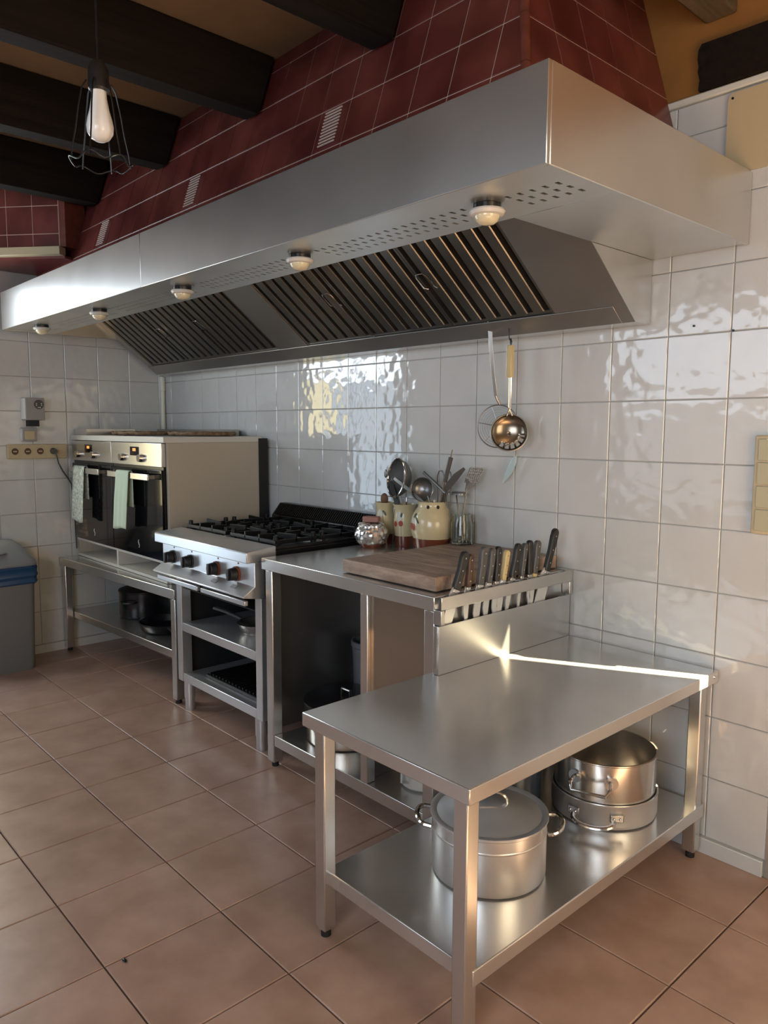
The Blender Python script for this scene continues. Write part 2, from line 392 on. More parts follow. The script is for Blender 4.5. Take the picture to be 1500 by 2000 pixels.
# ------ ceiling beams
def beam(x0, x1, ytop, ybot, z0, mat, label):
    m = MB(); y0 = -4.29
    m.hexa([(x0,y0,z0),(x1,y0,z0),(x1,ybot,z0),(x0,ybot,z0),(x0,y0,2.725),(x1,y0,2.725),(x1,ytop,2.725),(x0,ytop,2.725)])
    tag(m.build('ceiling_beam', mat, bevel=0.008), label, 'beam', 'dark ceiling beams')
beam(0.59, 0.685, -0.630, -0.700, 2.500, M_BEAM, 'dark ceiling beam farthest back, above the far end of the hood')
beam(1.345, 1.44, -0.630, -0.700, 2.503, M_BEAM, 'dark ceiling beam seen behind the caged pendant bulb, second from the back')
beam(2.08, 2.175, -0.630, -0.700, 2.508, M_BEAM, 'broad dark ceiling beam crossing above the caged pendant bulb')
beam(2.79, 2.89, -0.630, -0.696, 2.512, M_BEAM, 'dark ceiling beam at the top edge of the photo, ending on the maroon tiles')
beam(3.51, 3.605, -0.004, -0.004, 2.560, M_BEAMLIT, 'grey-brown beam end in the ochre wall at the top right')
m = MB()
prof = [(3.505,2.370),(3.83,2.370),(3.83,2.497),(3.60,2.500),(3.510,2.502),(3.500,2.486),(3.499,2.460),(3.503,2.440),(3.501,2.425),(3.508,2.400),(3.506,2.388)]
m.prism([(x, -0.022, z) for x, z in prof], (0, 0.018, 0))
tag(m.build('wall_lintel', M_BEAM, origin=(3.66,-0.01,2.37)), 'black-stained timber lintel with ragged end above the wall tiles', 'lintel')

# ================================================================== MAROON TILED CHIMNEY
KY, KX = 0.32, 0.287
Y0, X0C, Z0C, ZT = -0.822, 3.483, 2.102, 2.726
ch = thing('tiled_chimney', 'sloping chimney breast of maroon tiles above the steel hood', 'chimney', (1.7, -0.4, Z0C))
def fy(z): return Y0 + KY*(z-2.1)
def rx(z): return X0C - KX*(z-2.1)
e = 0.005
MB().hexa([(XB+0.004, fy(Z0C)+e, Z0C),(rx(Z0C)-e, fy(Z0C)+e, Z0C),(rx(Z0C)-e, -0.006, Z0C),(XB+0.004, -0.006, Z0C),
           (XB+0.004, fy(ZT)+e, ZT),(rx(ZT)-e, fy(ZT)+e, ZT),(rx(ZT)-e, -0.006, ZT),(XB+0.004, -0.006, ZT)]).build('masonry_core', M_RGROUT, ch)
sn, cs = 1/math.sqrt(1+KY*KY), KY/math.sqrt(1+KY*KY)
rows = [0.0, 0.147, 0.297, 0.447, 0.597, (ZT-2.1)/sn]
vents = (2.69, 1.79, 0.87)
xcol = cuts(3.33-0.15*23, 0.15, XB+0.01, 3.33)
def slant_tile(parent, O, X, Z, quad, mat, name='tile', t=0.0022):
    """tile cut to a quad in the (X,Z) plane"""
    O = Vector(O); X = Vector(X); Z = Vector(Z); N = X.cross(Z)
    c = [sum(q[0] for q in quad)/4, sum(q[1] for q in quad)/4]
    m = MB(); ins = [(q[0]+(c[0]-q[0])*0.02, q[1]+(c[1]-q[1])*0.02) for q in quad]
    a = [O+X*q[0]+Z*q[1] for q in quad]; b = [O+X*q[0]+Z*q[1]+N*(t-0.0008) for q in quad]; d = [O+X*q[0]+Z*q[1]+N*t for q in ins]
    m.add(a+b+d, [(0,1,5,4),(1,2,6,5),(2,3,7,6),(3,0,4,7),(4,5,9,8),(5,6,10,9),(6,7,11,10),(7,4,8,11),(8,9,10,11)])
    return m.build(name, mat, parent, angle=20)
FZ = Vector((0, cs, sn)); co = Vector(ORG[ch.name])
for r in range(5):
    G = 0.0036; s0, s1 = rows[r]+G/2, rows[r+1]-G/2
    for i in range(len(xcol)-1):
        a, b = xcol[i]+G/2, xcol[i+1]-G/2
        if b-a < 0.02: continue
        mid = Vector(((a+b)/2, Y0+e, 2.1)) + FZ*((s0+s1)/2)
        isv = r == 1 and any(abs((a+b)/2-v) < 0.0751 for v in vents)
        me = tile_mesh('tile', b-a, s1-s0, M_RED, 0.0022, 0.0008)
        o = put_tile('vent_tile' if isv else 'tile', ch, me, (1,0,0), FZ, mid-co, 0.002)
        if isv:
            for k in range(11):
                mm = B(-0.042, 0.042, -0.0085, -0.005, -0.058+k*0.0116-0.0018, -0.058+k*0.0116+0.0018)
                g2 = bpy.data.objects.new('louvre', mm.mesh('louvre')); g2.data.materials.append(M_RGROUT); COL.objects.link(g2); g2.parent = o
    # last, cut tile at the corner
    za, zb = 2.1+s0*sn, 2.1+s1*sn
    slant_tile(ch, (0, Y0+e, 2.1), (1,0,0), FZ, [(3.33+G/2, s0),(rx(za)-0.016, s0),(rx(zb)-0.016, s1),(3.33+G/2, s1)], M_RED)
    # right-hand face
    SZ = Vector((-KX, 0, 1)).normalized(); sx = 1/SZ.z
    t0, t1 = (za-2.1)*sx, (zb-2.1)*sx
    ycol = [-0.008, -0.15, -0.30, -0.45, -0.60]
    for k in range(len(ycol)):
        yb_ = ycol[k]-G/2
        if k < len(ycol)-1 and ycol[k+1] > fy(zb)+0.03: q = [(ycol[k+1]+G/2, t0),(yb_, t0),(yb_, t1),(ycol[k+1]+G/2, t1)]
        else: q = [(fy(za)+0.016, t0),(yb_, t0),(yb_, t1),(fy(zb)+0.016, t1)]
        if q[1][0]-q[0][0] < 0.01: break
        slant_tile(ch, (X0C-e, 0, 2.1), (0,1,0), SZ, q, M_RED)
        if k == len(ycol)-1 or not ycol[k+1] > fy(zb)+0.03: break
# rounded corner trim, one piece per row
for r in range(5):
    za, zb = 2.1+(rows[r]+0.002)*sn, 2.1+(rows[r+1]-0.002)*sn
    MB().cyl((rx(za)-0.008, fy(za)+0.008, za), (rx(zb)-0.008, fy(zb)+0.008, zb), 0.0125, n=12).build('corner_trim', M_RTRIM, ch)

# ------ diagonal maroon bulkhead in the far corner
u = Vector((0.768, 0.640, 0)); P0 = Vector((0.268, -1.061, 0)); nb = Vector((0.640, -0.768, 0))
bk = thing('tiled_bulkhead', 'diagonal bulkhead of dark maroon tiles with cream ledge in the far corner', 'bulkhead', (0.25, -0.95, 2.24))
sA, sB = -0.42, 0.37
def bp(s, z, n=0.0): q = P0+u*s+nb*n; return (q.x, q.y, z)
m = MB()
m.prism([bp(sA,2.29), bp(sB,2.29), (0.50,-0.70,2.29), (XB+0.01,-0.70,2.29), (XB+0.01,-1.30,2.29)], (0,0,0.43)); m.build('core', M_RTRIM, bk)
MB().prism([bp(sA,2.291,0.0), bp(0.337,2.291,0.0), bp(0.337,2.291,0.001), bp(sA,2.291,0.001)], (0,0,0.432)).build('grout_bed', M_RGROUT, bk)
bs = [sA, -0.245, -0.10, 0.045, 0.19, 0.335]; bz = [2.292, 2.355, 2.495, 2.635, 2.722]
for i in range(len(bs)-1):
    for j in range(len(bz)-1):
        slant_tile(bk, (P0.x+nb.x*0.001, P0.y+nb.y*0.001, 0), u, (0,0,1), [(bs[i]+G/2, bz[j]+G/2),(bs[i+1]-G/2, bz[j]+G/2),(bs[i+1]-G/2, bz[j+1]-G/2),(bs[i]+G/2, bz[j+1]-G/2)], M_RED)
for a, b in ((sA, -0.06), (-0.056, 0.345)):
    m = MB(); m.prism([bp(a,2.248,0.02), bp(b,2.248,0.02), bp(b,2.248,-0.04), bp(a,2.248,-0.04)], (0,0,0.042)); m.build('ledge_tile', M_CREAM, bk, bevel=0.003)
m = MB(); m.prism([bp(sA,2.235,-0.02), bp(sB-0.02,2.235,-0.02), (0.48,-0.72,2.235), (XB+0.01,-0.72,2.235), (XB+0.01,-1.25,2.235)], (0,0,0.013)); m.build('underside', M_RED, bk)

# ================================================================== EXTRACTOR HOOD
HX0, HX1, HY, HZ0, HZ1 = 0.04, 3.675, -1.005, 1.897, 2.100
hd = thing('extractor_hood', 'long stainless steel extractor hood with five lamps and baffle filters', 'extractor hood', (1.85, -0.5, 1.70))
for a, b in ((HX0, 1.7965), (1.7985, HX1-0.0005)):
    B(a, b, HY, HY+0.012, HZ0, HZ1).build('front_panel', M_HOOD, hd, bevel=0.0018)
B(HX1-0.012, HX1, HY+0.0125, -0.012, HZ0, HZ1).build('side_panel', M_HOOD, hd, bevel=0.0018)
B(HX0, HX0+0.012, HY+0.0125, -0.012, HZ0, HZ1).build('side_panel', M_HOOD, hd, bevel=0.0018)
B(HX0+0.013, HX1-0.013, HY+0.013, fy(2.1)-0.004, HZ1-0.012, HZ1-0.002).build('top_panel', M_HOOD, hd)
# underside strip with three rows of punched slots
lamps = (3.397, 2.648, 1.893, 1.11, 0.367)
LY = (-0.858, -0.872, -0.880, -0.890, -0.900)
m = MB(); zt, zb_ = HZ0+0.008, HZ0+0.004
def strip(y0, y1, xcuts):
    for a, b in xcuts: m.box(a, b, y0, y1, zb_, zt)
full = [(HX0+0.012, HX1-0.012)]
yrow = (-0.868, -0.829, -0.789); yprev = HY+0.012
for q, yr in enumerate(yrow):
    strip(yprev, yr-0.010, full)
    segs = []; prev = HX0+0.012; x = 0.16 + q*0.004
    while x < 3.64:
        if all(abs(x-l) > 0.058 for l in lamps):
            segs.append((prev, x-0.005)); prev = x+0.005
        x += 0.0352
    segs.append((prev, HX1-0.012)); strip(yr-0.010, yr+0.010, segs); yprev = yr+0.010
strip(yprev, -0.72, full)
m.build('slotted_underside', M_HOOD, hd)
B(HX0+0.02, HX1-0.02, -0.92, -0.74, HZ0+0.030, HZ0+0.034).build('duct_floor', M_DARK, hd)
XR = 3.373
B(XR, HX1-0.012, -0.7195, -0.012, HZ0+0.003, HZ0+0.008).build('end_plate', M_HOOD, hd)
# slanted filter wall
V = Vector((0, -0.7917, 0.611)); NN = Vector((0, -0.611, -0.7917)); S0 = Vector((0, -0.100, 1.6985))
def sp(x, v, n=0.0): q = S0 + V*v + NN*n; return (x, q.y, q.z)
def slab(x0, x1, v0, v1, n0, n1):
    return MB().hexa([sp(x0,v0,n0), sp(x1,v0,n0), sp(x1,v1,n0), sp(x0,v1,n0), sp(x0,v0,n1), sp(x1,v0,n1), sp(x1,v1,n1), sp(x0,v1,n1)])
VT, VF = 0.60, 0.075
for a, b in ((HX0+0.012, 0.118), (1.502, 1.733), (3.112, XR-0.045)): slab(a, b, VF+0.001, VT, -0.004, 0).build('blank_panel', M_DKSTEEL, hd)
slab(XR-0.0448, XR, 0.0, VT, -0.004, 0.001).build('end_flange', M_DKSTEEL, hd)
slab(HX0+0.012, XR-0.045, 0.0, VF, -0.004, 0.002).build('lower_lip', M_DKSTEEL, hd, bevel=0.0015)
slab(0.10, 3.13, VF, VT, -0.060, -0.056).build('gap_shade_sheet', M_DARK, hd)  # black sheet added so the gaps between baffles read as shade
B(HX0+0.012, XR, -0.100, -0.009, 1.698, 1.702).build('trough_floor', M_STEEL, hd)
for x0 in (XR-0.006, HX0+0.012):
    m = MB(); m.prism([(x0,-0.357,HZ0+0.002),(x0,-0.100,1.6985),(x0,-0.008,1.6985),(x0,-0.008,HZ0+0.002)], (0.006,0,0)); m.build('end_cheek', M_HOOD, hd)
for bank in (0.120, 1.735):
    for q in range(3):
        fx0 = bank + q*0.4585; fx1 = fx0 + 0.4565
        fr = MB()
        for a, b, c, d in ((fx0, fx0+0.010, VF, VT), (fx1-0.010, fx1, VF, VT)):
            s_ = slab(a, b, c, d, -0.03, -0.004); fr.add(s_.v, s_.f)
        for c, d in ((VF, VF+0.014), (VT-0.014, VT)):
            s_ = slab(fx0+0.010, fx1-0.010, c, d, -0.03, -0.006); fr.add(s_.v, s_.f)
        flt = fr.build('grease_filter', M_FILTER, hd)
        for k in range(6):
            c = fx0 + 0.022 + (k+0.5)*0.0688
            wv = 0.0225
            bm = MB()   # folded baffle: flat face with two turned-back flanges
            pts = [(-wv,-0.026),(-wv,-0.004),(-wv+0.003,-0.001),(wv-0.003,-0.001),(wv,-0.004),(wv,-0.026),(wv-0.0025,-0.026),(wv-0.0025,-0.005),(-wv+0.0025,-0.005),(-wv+0.0025,-0.026)]
            n = len(pts)
            bm.add([sp(c+p[0], VF+0.015, p[1]) for p in pts]+[sp(c+p[0], VT-0.015, p[1]) for p in pts],
                   [((i+1)%n, i, n+i, n+(i+1)%n) for i in range(n)])
            bm.build('baffle', M_FILTER, flt, angle=25)
        hx = {(0.12,1): 0.651, (0.12,2): 1.069, (1.735,0): 2.150, (1.735,2): 2.690}.get((bank, q))
        if hx:
            pth = [sp(hx-0.022, 0.27, 0.0), sp(hx-0.026, 0.285, 0.010), sp(hx-0.026, 0.335, 0.012), sp(hx-0.018, 0.350, 0.012), sp(hx+0.018, 0.350, 0.012), sp(hx+0.026, 0.335, 0.012), sp(hx+0.026, 0.285, 0.010), sp(hx+0.022, 0.27, 0.0)]
            MB().tube(pth, 0.0025, 6).build('handle', M_CHROME, flt)
for lx, ly in zip(lamps, LY):
    lp = MB().lathe(lx, ly, [(0.034, HZ0+0.003), (0.034, HZ0-0.008)], 28).build('lamp_gasket', M_BLACK, hd)
    MB().lathe(lx, ly, [(0.030, HZ0-0.0085), (0.043, HZ0-0.0095), (0.0445, HZ0-0.014), (0.040, HZ0-0.021), (0.032, HZ0-0.023)], 32).build('lamp_ring', M_LAMPRING, lp)
    MB().lathe(lx, ly, [(0.031, HZ0-0.0232), (0.0305, HZ0-0.028), (0.026, HZ0-0.036), (0.017, HZ0-0.042), (0.0005, HZ0-0.044)], 28).build('lens', M_LENS, lp)

# ================================================================== FOREGROUND TABLE
def square_leg(x, y, z0, z1, parent, mat=M_STEEL, s=0.040, foot=True):
    lg = B(x, x+s, y, y+s, z0+(0.022 if foot else 0), z1).build('leg', mat, parent, bevel=0.004)
    if foot: MB().cyl((x+s/2, y+s/2, z0), (x+s/2, y+s/2, z0+0.023), 0.014, n=14).build('foot', M_RUBBER, lg)
tb = thing('steel_table', 'low stainless steel table with lower shelf holding pots in the foreground', 'table', (3.36, -0.6, 0.0))
B(3.070, 3.655, -1.187, -0.014, 0.576, 0.614).build('table_top', M_TOP, tb, bevel=0.003)
for x, y in ((3.108, -1.175), (3.600, -1.175), (3.108, -0.075), (3.592, -0.075)): square_leg(x, y, 0.0, 0.5755, tb)
B(3.115, 3.642, -1.150, -0.040, 0.140, 0.180).build('shelf', M_TOP, tb, bevel=0.003)
# screw plate on the end of the table
MB().cyl((3.655, -0.040, 0.598), (3.6575, -0.040, 0.598), 0.004, n=10).build('screw', M_CHROME, tb)

# ------ pots on the shelf
def loop_handle(m, c, ang, r_out, z, half, reach, rad, drop=0.0):
    d = Vector((math.cos(ang), math.sin(ang), 0)); t = Vector((-d.y, d.x, 0)); c = Vector((c[0], c[1], z))
    pts = []
    for k in range(13):
        a = PI*k/12; pts.append(c + d*(r_out + reach*math.sin(a)**0.6 if 0 < k < 12 else r_out) + t*(half*math.cos(a)) + Vector((0,0,-drop*math.sin(a))))
    m.tube(pts, rad, 8)
def open_pot(cx, cy, z, r, h, wall=0.004, lip=0.004):
    return MB().lathe(cx, cy, [(0.0005, z), (r-0.012, z), (r-0.003, z+0.004), (r, z+0.014), (r, z+h-0.006), (r+lip, z+h-0.003), (r+lip, z+h), (r-wall, z+h), (r-wall, z+0.012), (r-0.02, z+0.006), (0.0005, z+0.006)], 56)
ZS = 0.1805
c1 = (3.405, -0.815)
pt = thing('lidded_pot', 'large aluminium pot with domed lid on the table shelf', 'pot', (c1[0], c1[1], ZS))
open_pot(c1[0], c1[1], ZS, 0.153, 0.158, lip=0.003).build('body', M_ALU, pt)
MB().lathe(c1[0], c1[1], [(0.1535, ZS+0.118), (0.1545, ZS+0.120), (0.1545, ZS+0.122), (0.1535, ZS+0.124)], 56).build('body_ridge', M_ALU, pt)
ld = MB().lathe(c1[0], c1[1], [(0.158, ZS+0.1585), (0.158, ZS+0.163), (0.148, ZS+0.164), (0.140, ZS+0.160), (0.120, ZS+0.168), (0.062, ZS+0.178), (0.058, ZS+0.181), (0.0005, ZS+0.184)], 56).build('lid', steel('lid_aluminium', (0.58, 0.61, 0.65), 0.30, 0.40, metal=0.6), pt)
m = MB(); pts = []
for k in range(11):
    a = PI*k/10; pts.append((c1[0]-0.048*math.cos(a)*0.72, c1[1]-0.048*math.cos(a)*0.69, ZS+0.180+0.034*math.sin(a)**0.7))
m.tube(pts, 0.0045, 8); m.build('lid_handle', M_CHROME, ld)
for ang in (math.radians(40), math.radians(220)):
    m = MB(); loop_handle(m, c1, ang, 0.152, ZS+0.132, 0.052, 0.042, 0.0065, -0.012); m.build('side_handle', M_CHROME, pt)
c2 = (3.432, -0.285)
p2 = thing('shallow_pan', 'shallow aluminium pan under the steel pot on the table shelf', 'pan', (c2[0], c2[1], ZS))
open_pot(c2[0], c2[1], ZS, 0.160, 0.078, 0.0035, 0.002).build('body', M_ALU, p2)
def plate_handle(parent, c, ang, r, z, mat=M_CHROME):
    m = MB(); loop_handle(m, c, ang, r+0.012, z, 0.060, 0.034, 0.0065, 0.014); h = m.build('side_handle', mat, parent)
    d = Vector((math.cos(ang), math.sin(ang), 0))
    for s in (-1, 1):
        a2 = ang + s*0.40; dd = Vector((math.cos(a2), math.sin(a2), 0)); tt = Vector((-dd.y, dd.x, 0))
        q = Vector((c[0], c[1], z)) + dd*(r-0.001); m2 = MB()
        m2.hexa([q-tt*0.020+Vector((0,0,-0.012)), q+tt*0.020+Vector((0,0,-0.012)), q+tt*0.020+dd*0.006+Vector((0,0,-0.012)), q-tt*0.020+dd*0.006+Vector((0,0,-0.012)),
                 q-tt*0.020+Vector((0,0,0.012)), q+tt*0.020+Vector((0,0,0.012)), q+tt*0.020+dd*0.006+Vector((0,0,0.012)), q-tt*0.020+dd*0.006+Vector((0,0,0.012))])
        pl = m2.build('handle_plate', M_DKSTEEL, parent, bevel=0.003)
        for o_ in (-0.009, 0.009): MB().ellipsoid(q+dd*0.007+tt*o_, 0.0045, 0.0045, 0.0045, 10, 6).build('rivet', M_CHROME, pl)
plate_handle(p2, c2, math.radians(-68), 0.160, ZS+0.042)
plate_handle(p2, c2, math.radians(112), 0.160, ZS+0.042)
p3 = thing('steel_pot', 'deep open stainless pot nested in the shallow pan', 'pot', (c2[0], c2[1], ZS+0.013))
open_pot(c2[0], c2[1], ZS+0.0125, 0.1535, 0.186, 0.003, 0.003).build('body', M_POT, p3)
for ang in (math.radians(-72), math.radians(108)):
    d = Vector((math.cos(ang), math.sin(ang), 0)); t = Vector((-d.y, d.x, 0)); cc = Vector((c2[0], c2[1], ZS+0.135)); R = 0.1535
    q = [cc+d*(R-0.002)-t*0.055+Vector((0,0,0.012)), cc+d*(R+0.030)-t*0.058+Vector((0,0,0.006)), cc+d*(R+0.043)-t*0.050+Vector((0,0,-0.010)), cc+d*(R+0.043)+t*0.050+Vector((0,0,-0.010)), cc+d*(R+0.030)+t*0.058+Vector((0,0,0.006)), cc+d*(R-0.002)+t*0.055+Vector((0,0,0.012))]
    MB().tube(q, 0.0055, 8).build('side_handle', M_CHROME, p3)
    for s in (-1, 1):
        dd = Vector((math.cos(ang+s*0.36), math.sin(ang+s*0.36), 0))
        MB().cyl(Vector((c2[0], c2[1], ZS+0.145))+dd*(R-0.002), Vector((c2[0], c2[1], ZS+0.145))+dd*(R+0.004), 0.020, n=16).build('handle_plate', M_DKSTEEL, p3)
p4 = thing('enamel_pot', 'dark blue pot behind the others on the table shelf', 'pot', (3.214, -0.475, ZS))
open_pot(3.214, -0.475, ZS, 0.098, 0.17, 0.003, 0.003).build('body', M_BLUEPOT, p4)
m = MB(); loop_handle(m, (3.214, -0.475), math.radians(-60), 0.097, ZS+0.13, 0.035, 0.03, 0.005); m.build('side_handle', M_BLUEPOT, p4)

# ================================================================== COUNTER
ct = thing('steel_counter', 'stainless steel counter with cutting board on top beside the stove', 'counter', (2.6, -0.35, 0.0))
B(2.140, 3.083, -0.700, -0.014, 0.806, 0.852).build('worktop', M_TOP, ct, bevel=0.003)
for x, y in ((2.152, -0.690), (3.030, -0.690), (2.152, -0.070), (3.030, -0.070)): square_leg(x, y, 0.0, 0.8055, ct, s=0.045)
B(2.198, 3.029, -0.688, -0.030, 0.092, 0.138).build('shelf', M_STEEL, ct, bevel=0.003)
B(2.725, 2.762, -0.688, -0.650, 0.1385, 0.8055).build('divider_post', M_STEEL, ct, bevel=0.003)
B(2.763, 3.029, -0.672, -0.668, 0.290, 0.8055).build('front_panel', M_PANEL, ct)
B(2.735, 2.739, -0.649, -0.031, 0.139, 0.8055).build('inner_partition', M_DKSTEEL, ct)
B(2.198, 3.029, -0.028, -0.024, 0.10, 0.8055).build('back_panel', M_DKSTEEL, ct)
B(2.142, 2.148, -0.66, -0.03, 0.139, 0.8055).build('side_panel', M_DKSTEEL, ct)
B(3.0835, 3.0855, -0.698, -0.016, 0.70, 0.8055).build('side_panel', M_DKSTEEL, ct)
# knife rail and splash plate at the end of the counter
kr = thing('knife_rail', 'steel knife rail along the end of the counter, full of knives', 'knife rack', (3.10, -0.35, 0.615))
B(3.1125, 3.1175, -0.703, -0.016, 0.816, 0.856).build('bar', M_STEEL, kr, bevel=0.0015)
B(3.086, 3.1185, -0.706, -0.690, 0.770, 0.8155).build('spacer', M_STEEL, kr, bevel=0.002)
B(3.086, 3.1185, -0.034, -0.016, 0.770, 0.8155).build('spacer', M_STEEL, kr, bevel=0.002)
B(3.105, 3.109, -0.706, -0.016, 0.6145, 0.766).build('splash_plate', M_STEEL, kr, bevel=0.001)
B(3.0865, 3.1045, -0.706, -0.690, 0.6145, 0.766).build('side_post', M_STEEL, kr, bevel=0.002)
# knives: (base y, base z, top y, top z, handle material, handle width, blade width, blade length, label)
KN = [(-0.622,-0.577,0.982,M_BLKPLASTIC,0.030,0.042,0.150,'black-handled knife nearest the room side of the knife rail'),
      (-0.566,-0.554,0.971,M_DKWOOD,0.020,0.024,0.125,'slim riveted knife, second from the room side of the rail'),
      (-0.508,-0.487,0.988,M_GREYHANDLE,0.028,0.032,0.150,'grey riveted knife with a tall rounded handle in the rail'),
      (-0.465,-0.446,0.979,M_GREYHANDLE,0.022,0.028,0.135,'slim grey riveted knife, fourth from the room side of the rail'),
      (-0.427,-0.417,0.981,M_BLKPLASTIC,0.024,0.027,0.140,'dark riveted knife with a brass-brown bolster, fifth in the rail'),
      (-0.392,-0.372,0.964,M_BONE,0.020,0.028,0.145,'pale wooden-handled knife in the middle of the rail'),
      (-0.344,-0.310,0.980,M_BLKPLASTIC,0.026,0.024,0.130,'black knife leaning to the right in the middle of the rail'),
      (-0.294,-0.276,0.978,M_GREYHANDLE,0.018,0.015,0.130,'thin grey knife, fourth from the wall in the rail'),
      (-0.252,-0.251,0.985,M_BLKPLASTIC,0.024,0.015,0.120,'black round-handled steel, third from the wall in the rail'),
      (-0.223,-0.204,0.980,M_GREYHANDLE,0.024,0.026,0.130,'riveted knife with brass collar, second from the wall in the rail'),
      (-0.152,-0.101,1.012,M_BLKPLASTIC,0.028,0.055,0.200,'tall black riveted chef knife nearest the wall in the rail')]
for i, (yb, yt, zt_, hm, hw, bw, bl, lab) in enumerate(KN):
    hw *= 1.12
    kx = 3.0990
    A = Vector((0, yb, 0.866)); T = Vector((0, yt, zt_)); d = (T-A).normalized(); n_ = Vector((0, d.z, -d.y))
    k = thing('kitchen_knife', lab, 'knife', (kx, yb, 0.866), 'knives in the rail')
    L = (T-A).length
    hp = [(0,-hw*0.40),(L*0.15,-hw*0.44),(L*0.5,-hw*0.38),(L*0.8,-hw*0.5),(L*0.95,-hw*0.45),(L,-hw*0.15),(L,hw*0.15),(L*0.94,hw*0.5),(L*0.7,hw*0.5),(L*0.35,hw*0.45),(0,hw*0.42)]
    m = MB(); m.prism([(kx-0.0085, *(A+d*a+n_*b).yz) for a, b in hp], (0.017, 0, 0)); hnd = m.build('handle', hm, k, bevel=0.004)
    m = MB(); m.prism([(kx-0.0018, *(A+d*a+n_*b).yz) for a, b in [(0.010,-bw*0.30),(-0.012,-bw*0.5),(-bl*0.6,-bw*0.5),(-bl,bw*0.30),(-bl+0.004,bw*0.48),(-0.012,bw*0.5),(0.010,bw*0.30)]], (0.0036, 0, 0)); m.build('blade', M_BLADE, k)
    m = MB(); m.prism([(kx-0.0065, *(A+d*a+n_*b).yz) for a, b in [(-0.010,-hw*0.42),(0.002,-hw*0.42),(0.002,hw*0.42),(-0.010,hw*0.42)]], (0.013, 0, 0)); m.build('bolster', M_BONE if i == 9 else M_CHROME, k, bevel=0.001)
    if i != 8:
        for fr_ in (0.2, 0.5, 0.82):
            q = A + d*(L*fr_); MB().cyl((kx-0.0095, q.y, q.z), (kx+0.0097, q.y, q.z), 0.0026, n=10).build('rivet', M_CHROME, hnd)

# ------ cutting board
cb = thing('cutting_board', 'thick worn butcher-block cutting board on the counter', 'cutting board', (2.82, -0.33, 0.852))
yy = -0.655
for q in range(9):
    y1 = yy + 0.0712
    B(2.592, 3.046, yy, y1-0.0004, 0.8555, 0.901).build('plank', M_BOARD, cb, bevel=0.0022); yy = y1
for x, y in ((2.63, -0.62), (3.01, -0.62), (2.63, -0.06), (3.01, -0.06)): MB().cyl((x, y, 0.8522), (x, y, 0.856), 0.012, n=12).build('rubber_foot', M_RUBBER, cb)

# ------ crocks, foil bowl, glass jar
def crock(name, label, cx, cy, z, prof_low, prof_up, holes=(), patch=None):
    t = thing(name, label, 'crock', (cx, cy, z))
    MB().lathe(cx, cy, prof_low, 48).build('glazed_foot', M_TERRA, t)
    MB().lathe(cx, cy, prof_up, 48).build('body', M_CROCK, t)
    return t
def paint(parent, cx, cy, radfun, ang, z, sa, sz, mat, name, tilt=0.0, lift=0.0012):
    """oval painted motif lying on the curved body"""
    m = MB(); vs = []; n = 16
    for k in range(n):
        q = 2*PI*k/n; a = sa*math.cos(q); b = sz*math.sin(q)
        aa = a*math.cos(tilt) - b*math.sin(tilt); bb = a*math.sin(tilt) + b*math.cos(tilt)
        zz = z+bb; r = radfun(zz)+lift; vs.append((cx+r*math.cos(ang+aa/r), cy+r*math.sin(ang+aa/r), zz))
    r = radfun(z)+lift+0.0006; vs.append((cx+r*math.cos(ang), cy+r*math.sin(ang), z))
    m.add(vs, [(i, (i+1)%n, n) for i in range(n)]); m.build(name, mat, parent)
def rf(prof):
    def f(z):
        p = sorted(prof, key=lambda q: q[1])
        for a, b in zip(p, p[1:]):
            if a[1] <= z <= b[1]: return a[0] + (b[0]-a[0])*((z-a[1])/max(1e-6, b[1]-a[1]))
        return p[-1][0]
    return f
ZC = 0.8525
# big crock
bx, by = 2.507, -0.112
up = [(0.0790, 0.918), (0.0870, 0.945), (0.0885, 0.972), (0.083, 1.005), (0.070, 1.030), (0.060, 1.042), (0.057, 1.052), (0.0585, 1.062), (0.0600, 1.066)]
t = crock('utensil_crock', 'large round cream crock with painted cherries and red-brown foot', bx, by, ZC,
      [(0.0005, ZC), (0.066, ZC), (0.074, 0.880), (0.0788, 0.9178)], up + [(0.055, 1.067), (0.052, 1.050), (0.066, 1.025), (0.080, 0.97), (0.07, 0.925), (0.0005, 0.922)])
f = rf(up)
va = math.atan2(-2.3312-by, 4.6384-bx)
for a in (-0.30, 0.38): MB().ellipsoid((bx+0.060*math.cos(va+a), by+0.060*math.sin(va+a), 1.047), 0.006, 0.006, 0.0075, 10, 8).build('pierced_hole', M_BLACK, t)
paint(t, bx, by, f, va-1.05, 0.985, 0.022, 0.030, M_WPATCH, 'white_patch', 0.2, 0.0008)
for da, zz in ((-1.02, 0.966), (-1.22, 0.968)): paint(t, bx, by, f, va+da, zz, 0.012, 0.014, M_CHERRY, 'cherry', 0, 0.0016)
paint(t, bx, by, f, va-0.80, 0.995, 0.004, 0.018, M_LEAF, 'leaf', 0.7, 0.0016); paint(t, bx, by, f, va-1.02, 1.012, 0.007, 0.010, M_LEAF, 'leaf', -0.4, 0.0016)
